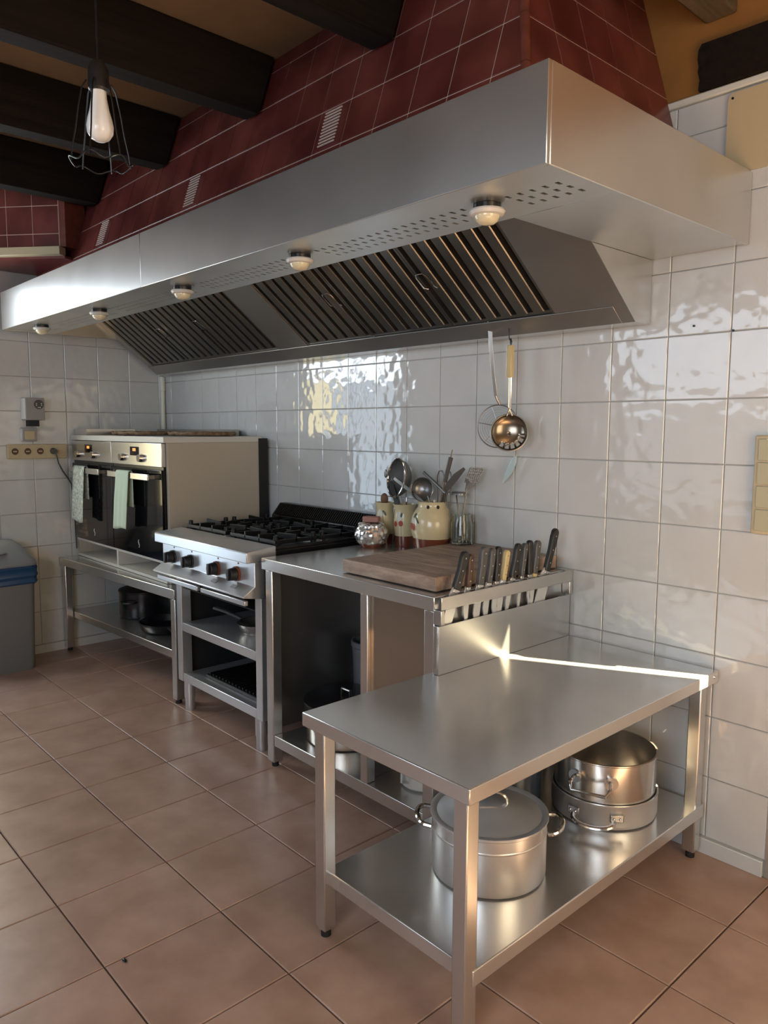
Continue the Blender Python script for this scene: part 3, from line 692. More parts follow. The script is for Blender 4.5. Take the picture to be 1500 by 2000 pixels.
# tall crock
tx, ty = 2.296, -0.066
up = [(0.0430, 0.900), (0.0465, 0.930), (0.0470, 0.965), (0.043, 0.995), (0.043, 1.015), (0.050, 1.032), (0.0515, 1.036)]
t = crock('utensil_crock', 'narrow cream crock with cherries holding a wire sieve', tx, ty, ZC,
      [(0.0005, ZC), (0.040, ZC), (0.0415, 0.860), (0.0428, 0.8998)], up + [(0.047, 1.037), (0.040, 1.015), (0.040, 0.93), (0.035, 0.905), (0.0005, 0.904)])
f = rf(up); va = math.atan2(-2.3312-ty, 4.6384-tx)
paint(t, tx, ty, f, va-0.55, 0.985, 0.014, 0.022, M_WPATCH, 'white_patch', 0.1, 0.0008)
for da, zz in ((-0.35, 0.956), (-0.95, 0.953)): paint(t, tx, ty, f, va+da, zz, 0.0105, 0.0125, M_CHERRY, 'cherry', 0, 0.0016)
paint(t, tx, ty, f, va-0.30, 0.992, 0.005, 0.010, M_LEAF, 'leaf', -0.2, 0.0016)
# small crock at the back
jx, jy = 2.166, -0.062
up = [(0.0400, 0.895), (0.0425, 0.92), (0.0400, 0.975), (0.037, 0.995), (0.041, 1.020), (0.046, 1.034)]
t = crock('utensil_crock', 'smallest cream crock holding a wooden spoon beside the stove', jx, jy, ZC,
      [(0.0005, ZC), (0.038, ZC), (0.0398, 0.8948)], up + [(0.0425, 1.035), (0.034, 0.995), (0.034, 0.91), (0.0005, 0.90)])
f = rf(up); va = math.atan2(-2.3312-jy, 4.6384-jx)
paint(t, jx, jy, f, va-0.6, 0.985, 0.012, 0.020, M_WPATCH, 'white_patch', 0.1, 0.0008); paint(t, jx, jy, f, va-0.05, 0.990, 0.005, 0.014, M_LEAF, 'leaf', 0.6, 0.0016)
m = MB().tube([(2.17,-0.055,0.905), (2.165,-0.055,1.00), (2.158,-0.056,1.03)], 0.006, 8).ellipsoid((2.156,-0.056,1.048), 0.023, 0.010, 0.026, 14, 10)
tag(m.build('wooden_spoon', M_WOODSPOON, origin=(2.17,-0.055,0.905)), 'brown wooden spoon head sticking out of the smallest crock', 'spoon')
# foil wrapped bowl
fx_, fy_ = 2.215, -0.185
random.seed(11)
m = MB().lathe(fx_, fy_, [(0.0005, 0.864), (0.034, 0.862), (0.050, 0.867), (0.060, 0.874), (0.066, 0.884), (0.070, 0.894), (0.072, 0.904), (0.071, 0.914), (0.068, 0.924), (0.063, 0.932), (0.058, 0.939), (0.053, 0.945), (0.058, 0.951), (0.052, 0.955), (0.030, 0.956), (0.0005, 0.957)], 44)
m.v = [(fx_+(x-fx_)*(1+random.uniform(-.075,.075)), fy_+(y-fy_)*(1+random.uniform(-.075,.075)), z+random.uniform(-.003,.003)) for x, y, z in m.v]
fb = thing('foil_bowl', 'bowl wrapped in crumpled aluminium foil beside the stove', 'bowl', (fx_, fy_, 0.8525))
m.build('foil_wrap', M_FOIL, fb, angle=5)
MB().lathe(fx_, fy_, [(0.0005, 0.8525), (0.045, 0.8525), (0.049, 0.860), (0.051, 0.873), (0.0005, 0.873)], 32).build('bowl_foot', M_TERRA, fb)
m = B(-0.036, 0.036, -0.022, 0.022, 0.960, 0.984)
m.xf(lambda p: Vector((fx_+p.x*0.85-p.y*0.5, fy_+p.x*0.5+p.y*0.85, p.z)))
tag(m.build('scouring_sponge', M_SPONGE, origin=(fx_, fy_, 0.960), bevel=0.004), 'small pink sponge block lying on the foil-wrapped bowl', 'sponge')
# glass jar on the board
gx, gy = 2.640, -0.082
gj = MB().lathe(gx, gy, [(0.0005, 0.9015), (0.040, 0.9015), (0.0435, 0.906), (0.0435, 0.985), (0.036, 1.005), (0.036, 1.022), (0.0375, 1.024), (0.0335, 1.024), (0.0335, 1.006), (0.041, 0.984), (0.041, 0.910), (0.0005, 0.908)], 40).build('glass_jar', M_GLASS, origin=(gx, gy, 0.9015))
tag(gj, 'clear glass jar of utensils at the back of the cutting board', 'jar')

# ------ utensils
def rod(name, label, cat, path, r, mat, extra=None, group='utensils in the crocks'):
    t = thing(name, label, cat, path[0], group)
    MB().tube(path, r, 8).build('handle', mat, t)
    if extra: extra(t)
    return t
def ring_pts(c, rad, nrm, n=28, sq=1.0, axis=None):
    nrm = Vector(nrm).normalized(); a = Vector((0,0,1)) if axis is None else Vector(axis)
    a = (a - nrm*a.dot(nrm)).normalized(); b = nrm.cross(a)
    return [Vector(c)+a*(rad*math.cos(2*PI*k/n))+b*(rad*sq*math.sin(2*PI*k/n)) for k in range(n)]
def sieve(t):
    c = Vector((2.278, -0.100, 1.150)); nrm = Vector((-0.305, -0.953, 0.15)).normalized()
    MB().tube(ring_pts(c, 0.083, nrm), 0.0042, 8, True).build('rim', M_CHROME, t)
    m = MB(); a = Vector((0,0,1)); a = (a-nrm*a.dot(nrm)).normalized(); b = nrm.cross(a)
    rings = 7; n = 28; vs = []; fs = []
    for i in range(rings+1):
        q = PI/2*i/rings
        for k in range(n): vs.append(c + (a*math.cos(2*PI*k/n)+b*math.sin(2*PI*k/n))*(0.082*math.cos(q)+1e-4) - nrm*(0.062*math.sin(q)))
    for i in range(rings):
        for k in range(n): fs.append((i*n+k, i*n+(k+1)%n, (i+1)*n+(k+1)%n, (i+1)*n+k))
    m.add(vs, fs); m.build('mesh_bowl', plain('fine_wire_mesh', (0.16, 0.16, 0.155), 0.5, 0.3, bump=0.6, bscale=700), t)
rod('wire_sieve', 'large fine-mesh sieve standing in the narrow crock', 'sieve', [(2.300,-0.066,0.915), (2.312,-0.070,1.00), (2.322,-0.078,1.068)], 0.0045, M_CHROME, sieve)
def flat_blade(path, w, th=0.004, nrm=(0.55,-0.83,0)):
    """strip of varying width along a path"""
    m = MB(); N = Vector(nrm).normalized(); P = [Vector(p) for p in path]; vs = []
    for i, p in enumerate(P):
        d = (P[min(i+1, len(P)-1)]-P[max(i-1, 0)]).normalized(); s = d.cross(N).normalized()
        for sg, nn in ((-1,-1),(1,-1),(1,1),(-1,1)): vs.append(p + s*(sg*w[i]/2) + N*(nn*th/2))
    fs = [(0,1,2,3), tuple(4*(len(P)-1)+k for k in (3,2,1,0))]
    for i in range(len(P)-1):
        for k in range(4): fs.append((4*i+(k+1)%4, 4*i+k, 4*i+4+k, 4*i+4+(k+1)%4))
    return m.add(vs, fs)
def handle_thing(name, label, cat, path, w, mat, th=0.004):
    t = flat_blade(path, w, th).build(name, mat, origin=path[0], bevel=0.0012); return tag(t, label, cat, 'utensils in the crocks')
handle_thing('black_spatula', 'black plastic handle rising from the narrow crock', 'utensil', [(2.285,-0.085,0.93), (2.270,-0.085,1.035), (2.248,-0.085,1.085), (2.228,-0.085,1.132)], [0.012,0.020,0.022,0.014], M_BLKPLASTIC, 0.010)
def spoonhead(c, r, mat, nrm=(0.5,-0.8,0.3)):
    def ex(t): MB().ellipsoid(c, r[0], r[1], r[2], 14, 8).build('bowl', mat, t)
    return ex
rod('teaspoon', 'thin spoon leaning left out of the narrow crock', 'spoon', [(2.285,-0.045,0.92), (2.235,-0.045,1.06), (2.165,-0.045,1.145)], 0.0028, M_UTENSIL, spoonhead((2.152,-0.045,1.160), (0.011,0.004,0.019), M_UTENSIL))
rod('skewer', 'thin wire skewer sticking up left in the narrow crock', 'skewer', [(2.290,-0.035,0.92), (2.222,-0.035,1.12), (2.192,-0.035,1.205)], 0.0018, M_UTENSIL)
rod('wire_whisk', 'wire loop utensil next to the black handle in the narrow crock', 'whisk', [(2.285,-0.06,0.92), (2.245,-0.06,1.07), (2.212,-0.06,1.135), (2.203,-0.06,1.150), (2.196,-0.06,1.140), (2.206,-0.06,1.115), (2.252,-0.06,1.02)], 0.0026, M_UTENSIL)
def ladle_bowl(c, r):
    def ex(t):
        m = MB(); nrm = Vector((0.45,-0.85,0.15)).normalized(); a = Vector((0,0,1)); a = (a-nrm*a.dot(nrm)).normalized(); b = nrm.cross(a); n = 24; R = 6; vs = []; fs = []
        C_ = Vector(c)
        for i in range(R+1):
            q = PI/2*i/R
            for k in range(n): vs.append(C_ + (a*math.cos(2*PI*k/n)+b*math.sin(2*PI*k/n))*(r*math.cos(q)+1e-4) - nrm*(r*0.7*math.sin(q)))
        for i in range(R):
            for k in range(n): fs.append((i*n+k, i*n+(k+1)%n, (i+1)*n+(k+1)%n, (i+1)*n+k))
        m.add(vs, fs); m.tube(ring_pts(c, r, nrm, 24), 0.0022, 6, True); m.build('bowl', M_UTENSIL, t)
    return ex
rod('soup_ladle', 'round steel ladle bowl resting over the left rim of the large crock', 'ladle', [(2.515,-0.105,0.935), (2.500,-0.108,1.04), (2.478,-0.110,1.085)], 0.004, M_UTENSIL, ladle_bowl((2.452,-0.118,1.112), 0.048))
handle_thing('steel_tongs', 'dark flat utensil handle leaning left above the large crock', 'utensil', [(2.530,-0.14,0.94), (2.480,-0.135,1.06), (2.39,-0.130,1.105), (2.285,-0.120,1.150)], [0.010,0.011,0.016,0.014], M_UTENSIL)
rod('soup_ladle', 'dark flat-handled ladle slanting across the top of the large crock', 'ladle', [(2.520,-0.09,0.94), (2.560,-0.10,1.06), (2.585,-0.12,1.106), (2.530,-0.122,1.143), (2.468,-0.125,1.183)], [0.004,0.004,0.006,0.007,0.006], M_UTENSIL)
def whisk(cx, top, wd, label, y):
    pth = [(cx-0.004, y, 0.95), (cx-wd*0.45, y, 1.07), (cx-wd*0.5, y, top-0.025), (cx-wd*0.25, y, top-0.004), (cx+wd*0.25, y, top-0.004), (cx+wd*0.5, y, top-0.025), (cx+wd*0.45, y, 1.07), (cx+0.004, y, 0.95)]
    tag(MB().tube(pth, 0.0030, 8).build('wire_loop_utensil', M_UTENSIL, origin=pth[0]), label, 'utensil', 'utensils in the crocks')
whisk(2.540, 1.195, 0.036, 'upright wire loop handle at the centre of the large crock', -0.100)
whisk(2.572, 1.192, 0.026, 'narrow wire loop handle right of centre in the large crock', -0.085)
rod('steel_masher', 'tall tubular steel handle standing highest in the large crock', 'utensil', [(2.525,-0.120,0.93), (2.560,-0.122,1.07), (2.584,-0.122,1.15)], 0.0035, M_CHROME,
    lambda t: (MB().cyl((2.584,-0.122,1.15), (2.614,-0.122,1.247), 0.0085, 0.0095, 12).build('grip', M_GREYHANDLE, t), MB().tube([(2.614,-0.122,1.247), (2.619,-0.122,1.262), (2.623,-0.122,1.278)], 0.003, 8).build('hook', M_CHROME, t)))
handle_thing('steel_spatula', 'broad steel spatula blade leaning right over the large crock', 'spatula', [(2.52,-0.105,0.94), (2.565,-0.110,1.10), (2.595,-0.112,1.135), (2.635,-0.112,1.175), (2.678,-0.112,1.208)], [0.008,0.009,0.026,0.028,0.012], M_UTENSIL, 0.003)
def turner(t):
    O_ = Vector((2.630,-0.060,1.147)); Xv = Vector((0.069,0,0)); Zv = Vector((0.030,0,0.062)); m = MB()
    nx, nz = 13, 11
    for i in range(nx):
        for j in range(nz):
            if i % 2 == 1 and j % 2 == 1 and 1 <= j <= 9: continue
            a, b, c, d = i/nx, (i+1)/nx, j/nz, (j+1)/nz
            q = [O_+Xv*a+Zv*c, O_+Xv*b+Zv*c, O_+Xv*b+Zv*d, O_+Xv*a+Zv*d]
            m.add(q, [(0,1,2,3)])
    o = m.build('slotted_head', M_POT, t); s = o.modifiers.new('solid', 'SOLIDIFY'); s.thickness = 0.0015
    flat_blade([(2.640,-0.060,1.115), (2.655,-0.060,1.135), (2.663,-0.060,1.150)], [0.010,0.030,0.060], 0.003, (0,-1,0)).build('neck', M_POT, t)
rod('slotted_turner', 'slotted steel turner with square head standing in the glass jar', 'turner', [(2.626,-0.075,0.912), (2.630,-0.068,1.00), (2.645,-0.060,1.125)], 0.0038, M_POT, turner)
def masher(t): MB().lathe(2.588, -0.060, [(0.0005,1.101), (0.040,1.099), (0.046,1.096), (0.046,1.103), (0.040,1.107), (0.0005,1.107)], 28, 1.0, 0.6).build('disc', M_UTENSIL, t)
rod('flat_skimmer', 'flat dark disc skimmer leaning in the glass jar', 'skimmer', [(2.650,-0.085,0.912), (2.625,-0.078,1.00), (2.596,-0.065,1.085), (2.590,-0.060,1.099)], 0.0035, M_POT, masher)

# ================================================================== UTENSILS HANGING FROM THE HOOD
sk = thing('spider_skimmer', 'round wire spider skimmer hanging from the hood beside the ladle', 'skimmer', (2.805, -0.115, 1.36))
m = MB(); c = Vector((2.808, -0.075, 1.370)); nrm = Vector((0.35, -0.93, 0.05))
MB().tube(ring_pts(c, 0.080, nrm, 36), 0.0024, 8, True).build('rim', M_DKSTEEL, sk)
for k in range(1, 9): m.tube(ring_pts(c - nrm*0.0015*(9-k), 0.080*k/9.0, nrm, 30), 0.0008, 5, True)
m.build('wire_rings', M_DKSTEEL, sk)
rp = ring_pts(c, 0.080, nrm, 36)
for k in (2, 8, 14): MB().tube([rp[k], c-nrm*0.012, rp[k+18]], 0.0013, 6).build('cross_wire', M_DKSTEEL, sk)
MB().tube([(2.826,-0.088,1.452), (2.822,-0.100,1.470), (2.820,-0.104,1.482)], 0.005, 8).build('neck', M_DKSTEEL, sk)
flat_blade([(2.820,-0.104,1.480), (2.814,-0.115,1.56), (2.808,-0.123,1.66), (2.804,-0.127,1.735)], [0.013,0.014,0.016,0.018], 0.003, (0.3,-0.95,0)).build('handle', M_POT, sk, bevel=0.001)
MB().tube([(2.797,-0.127,1.733), (2.796,-0.130,1.765), (2.803,-0.128,1.776), (2.811,-0.130,1.765), (2.811,-0.127,1.733)], 0.0022, 6).build('hanging_loop', M_CHROME, sk)
la = thing('slotted_ladle', 'slotted steel ladle with ivory handle hanging from a black hook', 'ladle', (2.897, -0.12, 1.35))
c = Vector((2.896, -0.118, 1.347)); R = 0.067; nrm = Vector((0.60, -0.78, 0.12)).normalized()
a = Vector((0,0,1)); a = (a-nrm*a.dot(nrm)).normalized(); b = nrm.cross(a); vs = []; fs = []; n = 48; RR = 12
for i in range(RR+1):
    q = PI/2*i/RR
    for k in range(n): vs.append(c + (a*math.cos(2*PI*k/n)+b*math.sin(2*PI*k/n))*(R*math.cos(q)+1e-4) - nrm*(0.030*math.sin(q)))
for i in range(RR):
    for k in range(n):
        if 4 <= i <= 6 and 19 <= k <= 34 and k % 3 != 0: continue     # slots low in the bowl
        fs.append((i*n+k, i*n+(k+1)%n, (i+1)*n+(k+1)%n, (i+1)*n+k))
o = MB().add(vs, fs).build('bowl', steel('ladle_steel', (0.24, 0.20, 0.155), 0.16, 0.24), la); s = o.modifiers.new('solid', 'SOLIDIFY'); s.thickness = 0.0015
MB().tube(ring_pts(c, R, nrm, 40), 0.0025, 6, True).build('rim', M_DKSTEEL, la)
for dx in (-0.005, 0.005): MB().tube([c+a*0.062+b*dx*2, (2.899+dx, -0.122, 1.44), (2.900+dx, -0.124, 1.548)], 0.0032, 8).build('shaft', M_POT, la)
B(2.8905, 2.9105, -0.133, -0.115, 1.545, 1.660).build('grip', M_BONE, la, bevel=0.003)
B(2.8865, 2.8902, -0.133, -0.115, 1.548, 1.656).build('grip_side', M_WPATCH, la, bevel=0.001)
MB().tube([(2.9005,-0.124,1.660), (2.898,-0.124,1.672), (2.900,-0.124,1.684), (2.9035,-0.124,1.672), (2.9015,-0.124,1.660)], 0.0025, 6).build('eyelet', M_BLACK, la)
tag(MB().tube([(2.9015,-0.1235,1.671), (2.893,-0.124,1.683), (2.890,-0.124,1.70), (2.897,-0.135,1.75), (2.907,-0.150,1.785), (2.912,-0.162,1.796), (2.921,-0.166,1.792)], 0.0022, 8).build('wire_hook', M_BLACK, origin=(2.9,-0.124,1.68)), 'black wire hook between the hood and the ladle', 'hook')
bl = thing('blue_spatula', 'pale blue pearly pointed blade hanging under the ladle', 'utensil', (2.86, -0.03, 1.15))
MB().cyl((2.866,-0.035,1.300), (2.864,-0.033,1.258), 0.0028, n=8).build('stem', M_DKSTEEL, bl)
flat_blade([(2.864,-0.033,1.262), (2.853,-0.031,1.238), (2.835,-0.030,1.205), (2.815,-0.029,1.175), (2.799,-0.028,1.152)], [0.006,0.022,0.027,0.018,0.003], 0.004, (0.25,-0.97,0)).build('blade', M_BLUE, bl, bevel=0.001)

# ================================================================== STOVE
st = thing('gas_stove', 'stainless four-burner gas stove with open shelves below', 'stove', (1.7, -0.37, 0.0))
SX0, SX1 = 1.298, 2.100
m = MB(); m.prism([(SX0,-0.742,0.826),(SX0,-0.742,0.868),(SX0,-0.736,0.872),(SX0,-0.602,0.884),(SX0,-0.602,0.826)], (SX1-SX0,0,0)); m.build('front_ledge', M_STOVE, st, bevel=0.003)
m = MB(); m.prism([(SX0+0.004,-0.703,0.8255),(SX0+0.004,-0.703,0.728),(SX0+0.004,-0.757,0.694),(SX0+0.004,-0.757,0.687),(SX0+0.004,-0.655,0.672),(SX0+0.004,-0.655,0.8255)], (SX1-SX0-0.008,0,0)); pn = m.build('control_panel', M_STOVE, st, bevel=0.002)
for a, b in ((1.335, 1.735), (1.742, 2.118)): B(a, b-0.022, -0.752, -0.735, 0.655, 0.676).build('door_grip', M_STOVE, st, bevel=0.003)
for i, kx in enumerate((1.405, 1.572, 1.802, 1.963)):
    kb = MB().cyl((kx,-0.704,0.763), (kx,-0.712,0.763), 0.031, n=28).build('knob_ring', M_RUST if i > 1 else M_BLKPLASTIC, st)
    MB().cyl((kx,-0.7122,0.763), (kx,-0.742,0.763), 0.028, 0.025, 28).box(kx-0.008, kx+0.008, -0.750, -0.741, 0.739, 0.787).build('knob', M_BLKPLASTIC, kb, bevel=0.002)
    MB().cyl((kx+0.012,-0.703,0.808), (kx+0.012,-0.7045,0.808), 0.004, n=10).build('mark', M_REDMARK, st)
for kx in (1.82, 1.975):
    q = MB().add([(kx-0.02,-0.7335,0.7095),(kx+0.02,-0.7335,0.7095),(kx+0.02,-0.7165,0.7202),(kx-0.02,-0.7165,0.7202)], [(0,1,2,3)])
    q.xf(lambda p: p+Vector((0,-0.0006,0.0009))); o = q.build('burner_label', M_GREYPL, st)
# body: posts, shelves, panels
for x in (1.325, 2.015): B(x, x+0.047, -0.652, -0.60, 0.142, 0.8255).build('post', M_STOVE, st, bevel=0.003)
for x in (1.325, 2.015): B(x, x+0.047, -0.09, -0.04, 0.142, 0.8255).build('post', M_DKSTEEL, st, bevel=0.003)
B(1.373, 2.014, -0.650, -0.05, 0.392, 0.434).build('shelf', M_STOVE, st, bevel=0.003)
B(1.373, 2.014, -0.650, -0.05, 0.143, 0.185).build('shelf', M_STOVE, st, bevel=0.003)
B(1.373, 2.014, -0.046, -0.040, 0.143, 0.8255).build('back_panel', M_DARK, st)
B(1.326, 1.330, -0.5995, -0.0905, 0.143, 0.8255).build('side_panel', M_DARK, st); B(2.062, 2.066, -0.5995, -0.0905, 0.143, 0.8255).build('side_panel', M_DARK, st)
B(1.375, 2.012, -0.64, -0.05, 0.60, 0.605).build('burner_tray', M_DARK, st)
for x, y in ((1.380,-0.622),(2.005,-0.622),(1.380,-0.10),(2.005,-0.10)):
    lg = MB().cyl((x,y,0.062),(x,y,0.1425),0.026,n=20).build('leg', M_STOVE, st); MB().cyl((x,y,0.0),(x,y,0.0618),0.0225,n=20).build('leg_foot', M_STOVE, lg)
B(SX0+0.004, SX1-0.004, -0.6015, -0.03, 0.826, 0.866).build('hob_pan', M_BLACK, st, bevel=0.003)
B(SX0+0.004, SX0+0.016, -0.6015, -0.03, 0.8665, 0.880).build('hob_rim', M_BLACK, st, bevel=0.002); B(SX1-0.016, SX1-0.004, -0.6015, -0.03, 0.8665, 0.880).build('hob_rim', M_BLACK, st, bevel=0.002)
B(1.695, 1.703, -0.60, -0.115, 0.8665, 0.884).build('hob_divider', M_STOVE, st); B(SX0+0.017, 1.694, -0.362, -0.354, 0.8665, 0.884).build('hob_divider', M_STOVE, st); B(1.704, SX1-0.017, -0.362, -0.354, 0.8665, 0.884).build('hob_divider', M_STOVE, st)
for cx in (1.505, 1.895):
    for cy in (-0.478, -0.238):
        bn = MB().lathe(cx, cy, [(0.062,0.8662),(0.062,0.874),(0.050,0.880),(0.050,0.889),(0.043,0.893),(0.0005,0.895)], 28).build('burner', M_IRON, st)
        gm = MB(); hx_, hy_ = 0.176, 0.108; zt0, zt1 = 0.894, 0.906
        for x0_, x1_, y0_, y1_ in ((cx-hx_,cx+hx_,cy-hy_,cy-hy_+0.012),(cx-hx_,cx+hx_,cy+hy_-0.012,cy+hy_),(cx-hx_,cx-hx_+0.012,cy-hy_+0.012,cy+hy_-0.012),(cx+hx_-0.012,cx+hx_,cy-hy_+0.012,cy+hy_-0.012)): gm.box(x0_,x1_,y0_,y1_,zt0-0.010,zt1-0.006)
        for s in (-1, 1):
            for o_ in (-0.055, 0.055):
                gm.hexa([(cx+o_-0.005,cy+s*hy_,zt0-0.008),(cx+o_+0.005,cy+s*hy_,zt0-0.008),(cx+o_+0.005,cy+s*0.03,zt0),(cx+o_-0.005,cy+s*0.03,zt0),(cx+o_-0.005,cy+s*hy_,zt1+0.010),(cx+o_+0.005,cy+s*hy_,zt1+0.010),(cx+o_+0.005,cy+s*0.03,zt1+0.006),(cx+o_-0.005,cy+s*0.03,zt1+0.006)])
            gm.hexa([(cx+s*hx_,cy-0.005,zt0-0.008),(cx+s*hx_,cy+0.005,zt0-0.008),(cx+s*0.04,cy+0.005,zt0),(cx+s*0.04,cy-0.005,zt0),(cx+s*hx_,cy-0.005,zt1+0.012),(cx+s*hx_,cy+0.005,zt1+0.012),(cx+s*0.04,cy+0.005,zt1+0.006),(cx+s*0.04,cy-0.005,zt1+0.006)])
        for sx_ in (-1, 1):
            for sy_ in (-1, 1): gm.cyl((cx+sx_*(hx_-0.012), cy+sy_*(hy_-0.012), 0.866), (cx+sx_*(hx_-0.012), cy+sy_*(hy_-0.012), 0.918), 0.013, 0.010, 10)
        tag(gm.build('pan_support', M_IRON, origin=(cx, cy, 0.866), bevel=0.0015), 'black cast-iron pan support over the %s %s burner of the stove' % ('front' if cy < -0.4 else 'back', 'left' if cx < 1.7 else 'right'), 'pan support', 'pan supports on the stove')
# flue vent at the back
m = MB(); m.prism([(1.345,-0.112,0.8665),(1.345,-0.112,0.912),(1.345,-0.060,0.972),(1.345,-0.022,0.972),(1.345,-0.022,0.8665)], (0.775,0,0)); fv = m.build('flue_cover', M_BLACK, st, bevel=0.003)
m = MB()
for k in range(46):
    x = 1.372+k*0.0158
    m.hexa([(x,-0.110,0.919),(x+0.0075,-0.110,0.919),(x+0.0075,-0.0660,0.9695),(x,-0.0660,0.9695),(x,-0.116,0.922),(x+0.0075,-0.116,0.922),(x+0.0075,-0.0720,0.9725),(x,-0.0720,0.9725)])
r_ = m.build('flue_ribs', M_IRON, fv); r_['kind'] = 'stuff'
# pans on the stove shelves
pa = thing('frying_pan', 'small steel frying pan with dark handle on the upper stove shelf', 'pan', (1.775, -0.47, 0.4345))
MB().lathe(1.775, -0.47, [(0.0005,0.4345),(0.075,0.4345),(0.090,0.446),(0.104,0.484),(0.107,0.486),(0.101,0.486),(0.087,0.449),(0.0005,0.440)], 40).build('body', M_POT, pa)
flat_blade([(1.678,-0.50,0.478), (1.65,-0.512,0.490), (1.59,-0.535,0.508), (1.525,-0.56,0.520)], [0.014,0.016,0.026,0.030], 0.012, (0.2,0.1,1)).build('handle', M_GREYHANDLE, pa, bevel=0.003)
gr = thing('ribbed_griddle', 'black ribbed griddle plate on the bottom stove shelf', 'griddle', (1.76, -0.40, 0.1855))
B(1.50, 1.99, -0.60, -0.25, 0.1855, 0.200).build('plate', M_IRON, gr, bevel=0.003)
for k in range(17): B(1.515+k*0.0285, 1.525+k*0.0285, -0.588, -0.262, 0.2003, 0.208).build('rib', M_IRON, gr)

# ================================================================== COUNTER CONTENTS
pb = thing('casserole', 'wide black-rimmed casserole with steel base under the counter', 'pot', (2.395, -0.478, 0.1385))
open_pot(2.395, -0.478, 0.1385, 0.158, 0.150, 0.004, 0.005).build('body', M_POT, pb)
MB().lathe(2.395, -0.478, [(0.1645,0.2235),(0.1665,0.290),(0.169,0.2935),(0.168,0.2965),(0.1525,0.2985),(0.10,0.305),(0.03,0.308),(0.0005,0.308)], 48).build('lid', M_NONSTICK, pb)
MB().tube([(2.37,-0.478,0.308),(2.37,-0.478,0.330),(2.42,-0.478,0.330),(2.42,-0.478,0.308)], 0.006, 8).build('lid_handle', M_CHROME, pb)
gb = thing('storage_tub', 'tall grey plastic tub standing under the counter', 'tub', (2.278, -0.225, 0.1385))
MB().lathe(2.278, -0.225, [(0.0005,0.1385),(0.082,0.1385),(0.094,0.435),(0.099,0.440),(0.099,0.462),(0.090,0.462),(0.078,0.150),(0.0005,0.148)], 36).build('body', M_BINGREY, gb)
wp = thing('white_pot', 'small pale pot at the right end of the counter shelf', 'pot', (2.885, -0.535, 0.1385))
MB().lathe(2.885, -0.535, [(0.0005,0.1385),(0.072,0.1385),(0.078,0.146),(0.080,0.235),(0.083,0.238),(0.076,0.238),(0.074,0.150),(0.0005,0.146)], 36).build('body', M_WHITE, wp)
MB().tube([(2.885,-0.613,0.20),(2.885,-0.640,0.205),(2.885,-0.640,0.175),(2.885,-0.613,0.165)], 0.005, 8).build('handle', M_WHITE, wp)

# ================================================================== LOW BENCH UNDER THE OVENS
ANG = 3.0*PI/180
def bt(p): return Vector((-0.035 + p.x*math.cos(ANG) - p.y*math.sin(ANG), -0.722 + p.x*math.sin(ANG) + p.y*math.cos(ANG), p.z))
be = thing('steel_bench', 'low stainless bench carrying the two ovens', 'bench', (0.62, -0.36, 0.0))
def bb(name, mat, par, bev, *a): return B(*a).xf(bt).build(name, mat, par, bevel=bev)
bb('bench_top', M_TOP, be, 0.003, 0.0, 1.335, 0.0, 0.635, 0.530, 0.579)
for x, y in ((0.010, 0.008), (1.285, 0.008), (0.010, 0.58), (1.285, 0.58)):
    lg = bb('leg', M_STEEL, be, 0.004, x, x+0.042, y, y+0.042, 0.02, 0.5295); MB().cyl((x+0.021, y+0.021, 0.0), (x+0.021, y+0.021, 0.0195), 0.015, n=12).xf(bt).build('foot', M_RUBBER, lg)
bb('shelf', M_STEEL, be, 0.003, 0.015, 1.320, 0.052, 0.578, 0.203, 0.245)
# pans on the bench shelf
q = thing('frying_pan', 'dark frying pan at the front of the bench shelf', 'pan', (0.80, -0.45, 0.2455))
MB().lathe(0.80, -0.45, [(0.0005,0.2455),(0.115,0.2455),(0.135,0.262),(0.148,0.300),(0.151,0.302),(0.144,0.302),(0.130,0.266),(0.0005,0.252)], 40).build('body', M_NONSTICK, q)
MB().tube(ring_pts((0.80,-0.45,0.302), 0.149, (0,0,1), 40), 0.002, 6, True).build('bright_rim', M_CHROME, q)
flat_blade([(0.93,-0.50,0.292),(1.00,-0.525,0.305),(1.13,-0.565,0.318)], [0.016,0.022,0.026], 0.012, (0,0,1)).build('handle', M_BLKPLASTIC, q, bevel=0.003)
q = thing('black_pot', 'tall black pot at the back of the bench shelf', 'pot', (0.38, -0.38, 0.2455))
open_pot(0.38, -0.38, 0.2455, 0.145, 0.155, 0.004, 0.004).build('body', M_NONSTICK, q)
MB().lathe(0.38, -0.38, [(0.147,0.401),(0.147,0.405),(0.08,0.425),(0.0005,0.430)], 40).build('lid', M_BLACK, q)
MB().ellipsoid((0.38,-0.38,0.443), 0.02, 0.02, 0.014, 14, 8).build('lid_knob', M_BLKPLASTIC, q)
m = MB(); loop_handle(m, (0.38,-0.38), math.radians(-60), 0.144, 0.35, 0.045, 0.035, 0.006); m.build('side_handle', M_BLKPLASTIC, q)
q = thing('saucepan', 'shiny black saucepan behind the bench leg on the bench shelf', 'pan', (1.10, -0.25, 0.2455))
open_pot(1.10, -0.25, 0.2455, 0.125, 0.12, 0.004, 0.004).build('body', M_NONSTICK, q)
MB().lathe(1.10, -0.25, [(0.127,0.3665),(0.127,0.371),(0.07,0.388),(0.0005,0.392)], 40).build('lid', M_BLKGLASS, q)
MB().ellipsoid((1.10,-0.25,0.404), 0.018, 0.018, 0.014, 14, 8).build('lid_knob', M_CHROME, q)

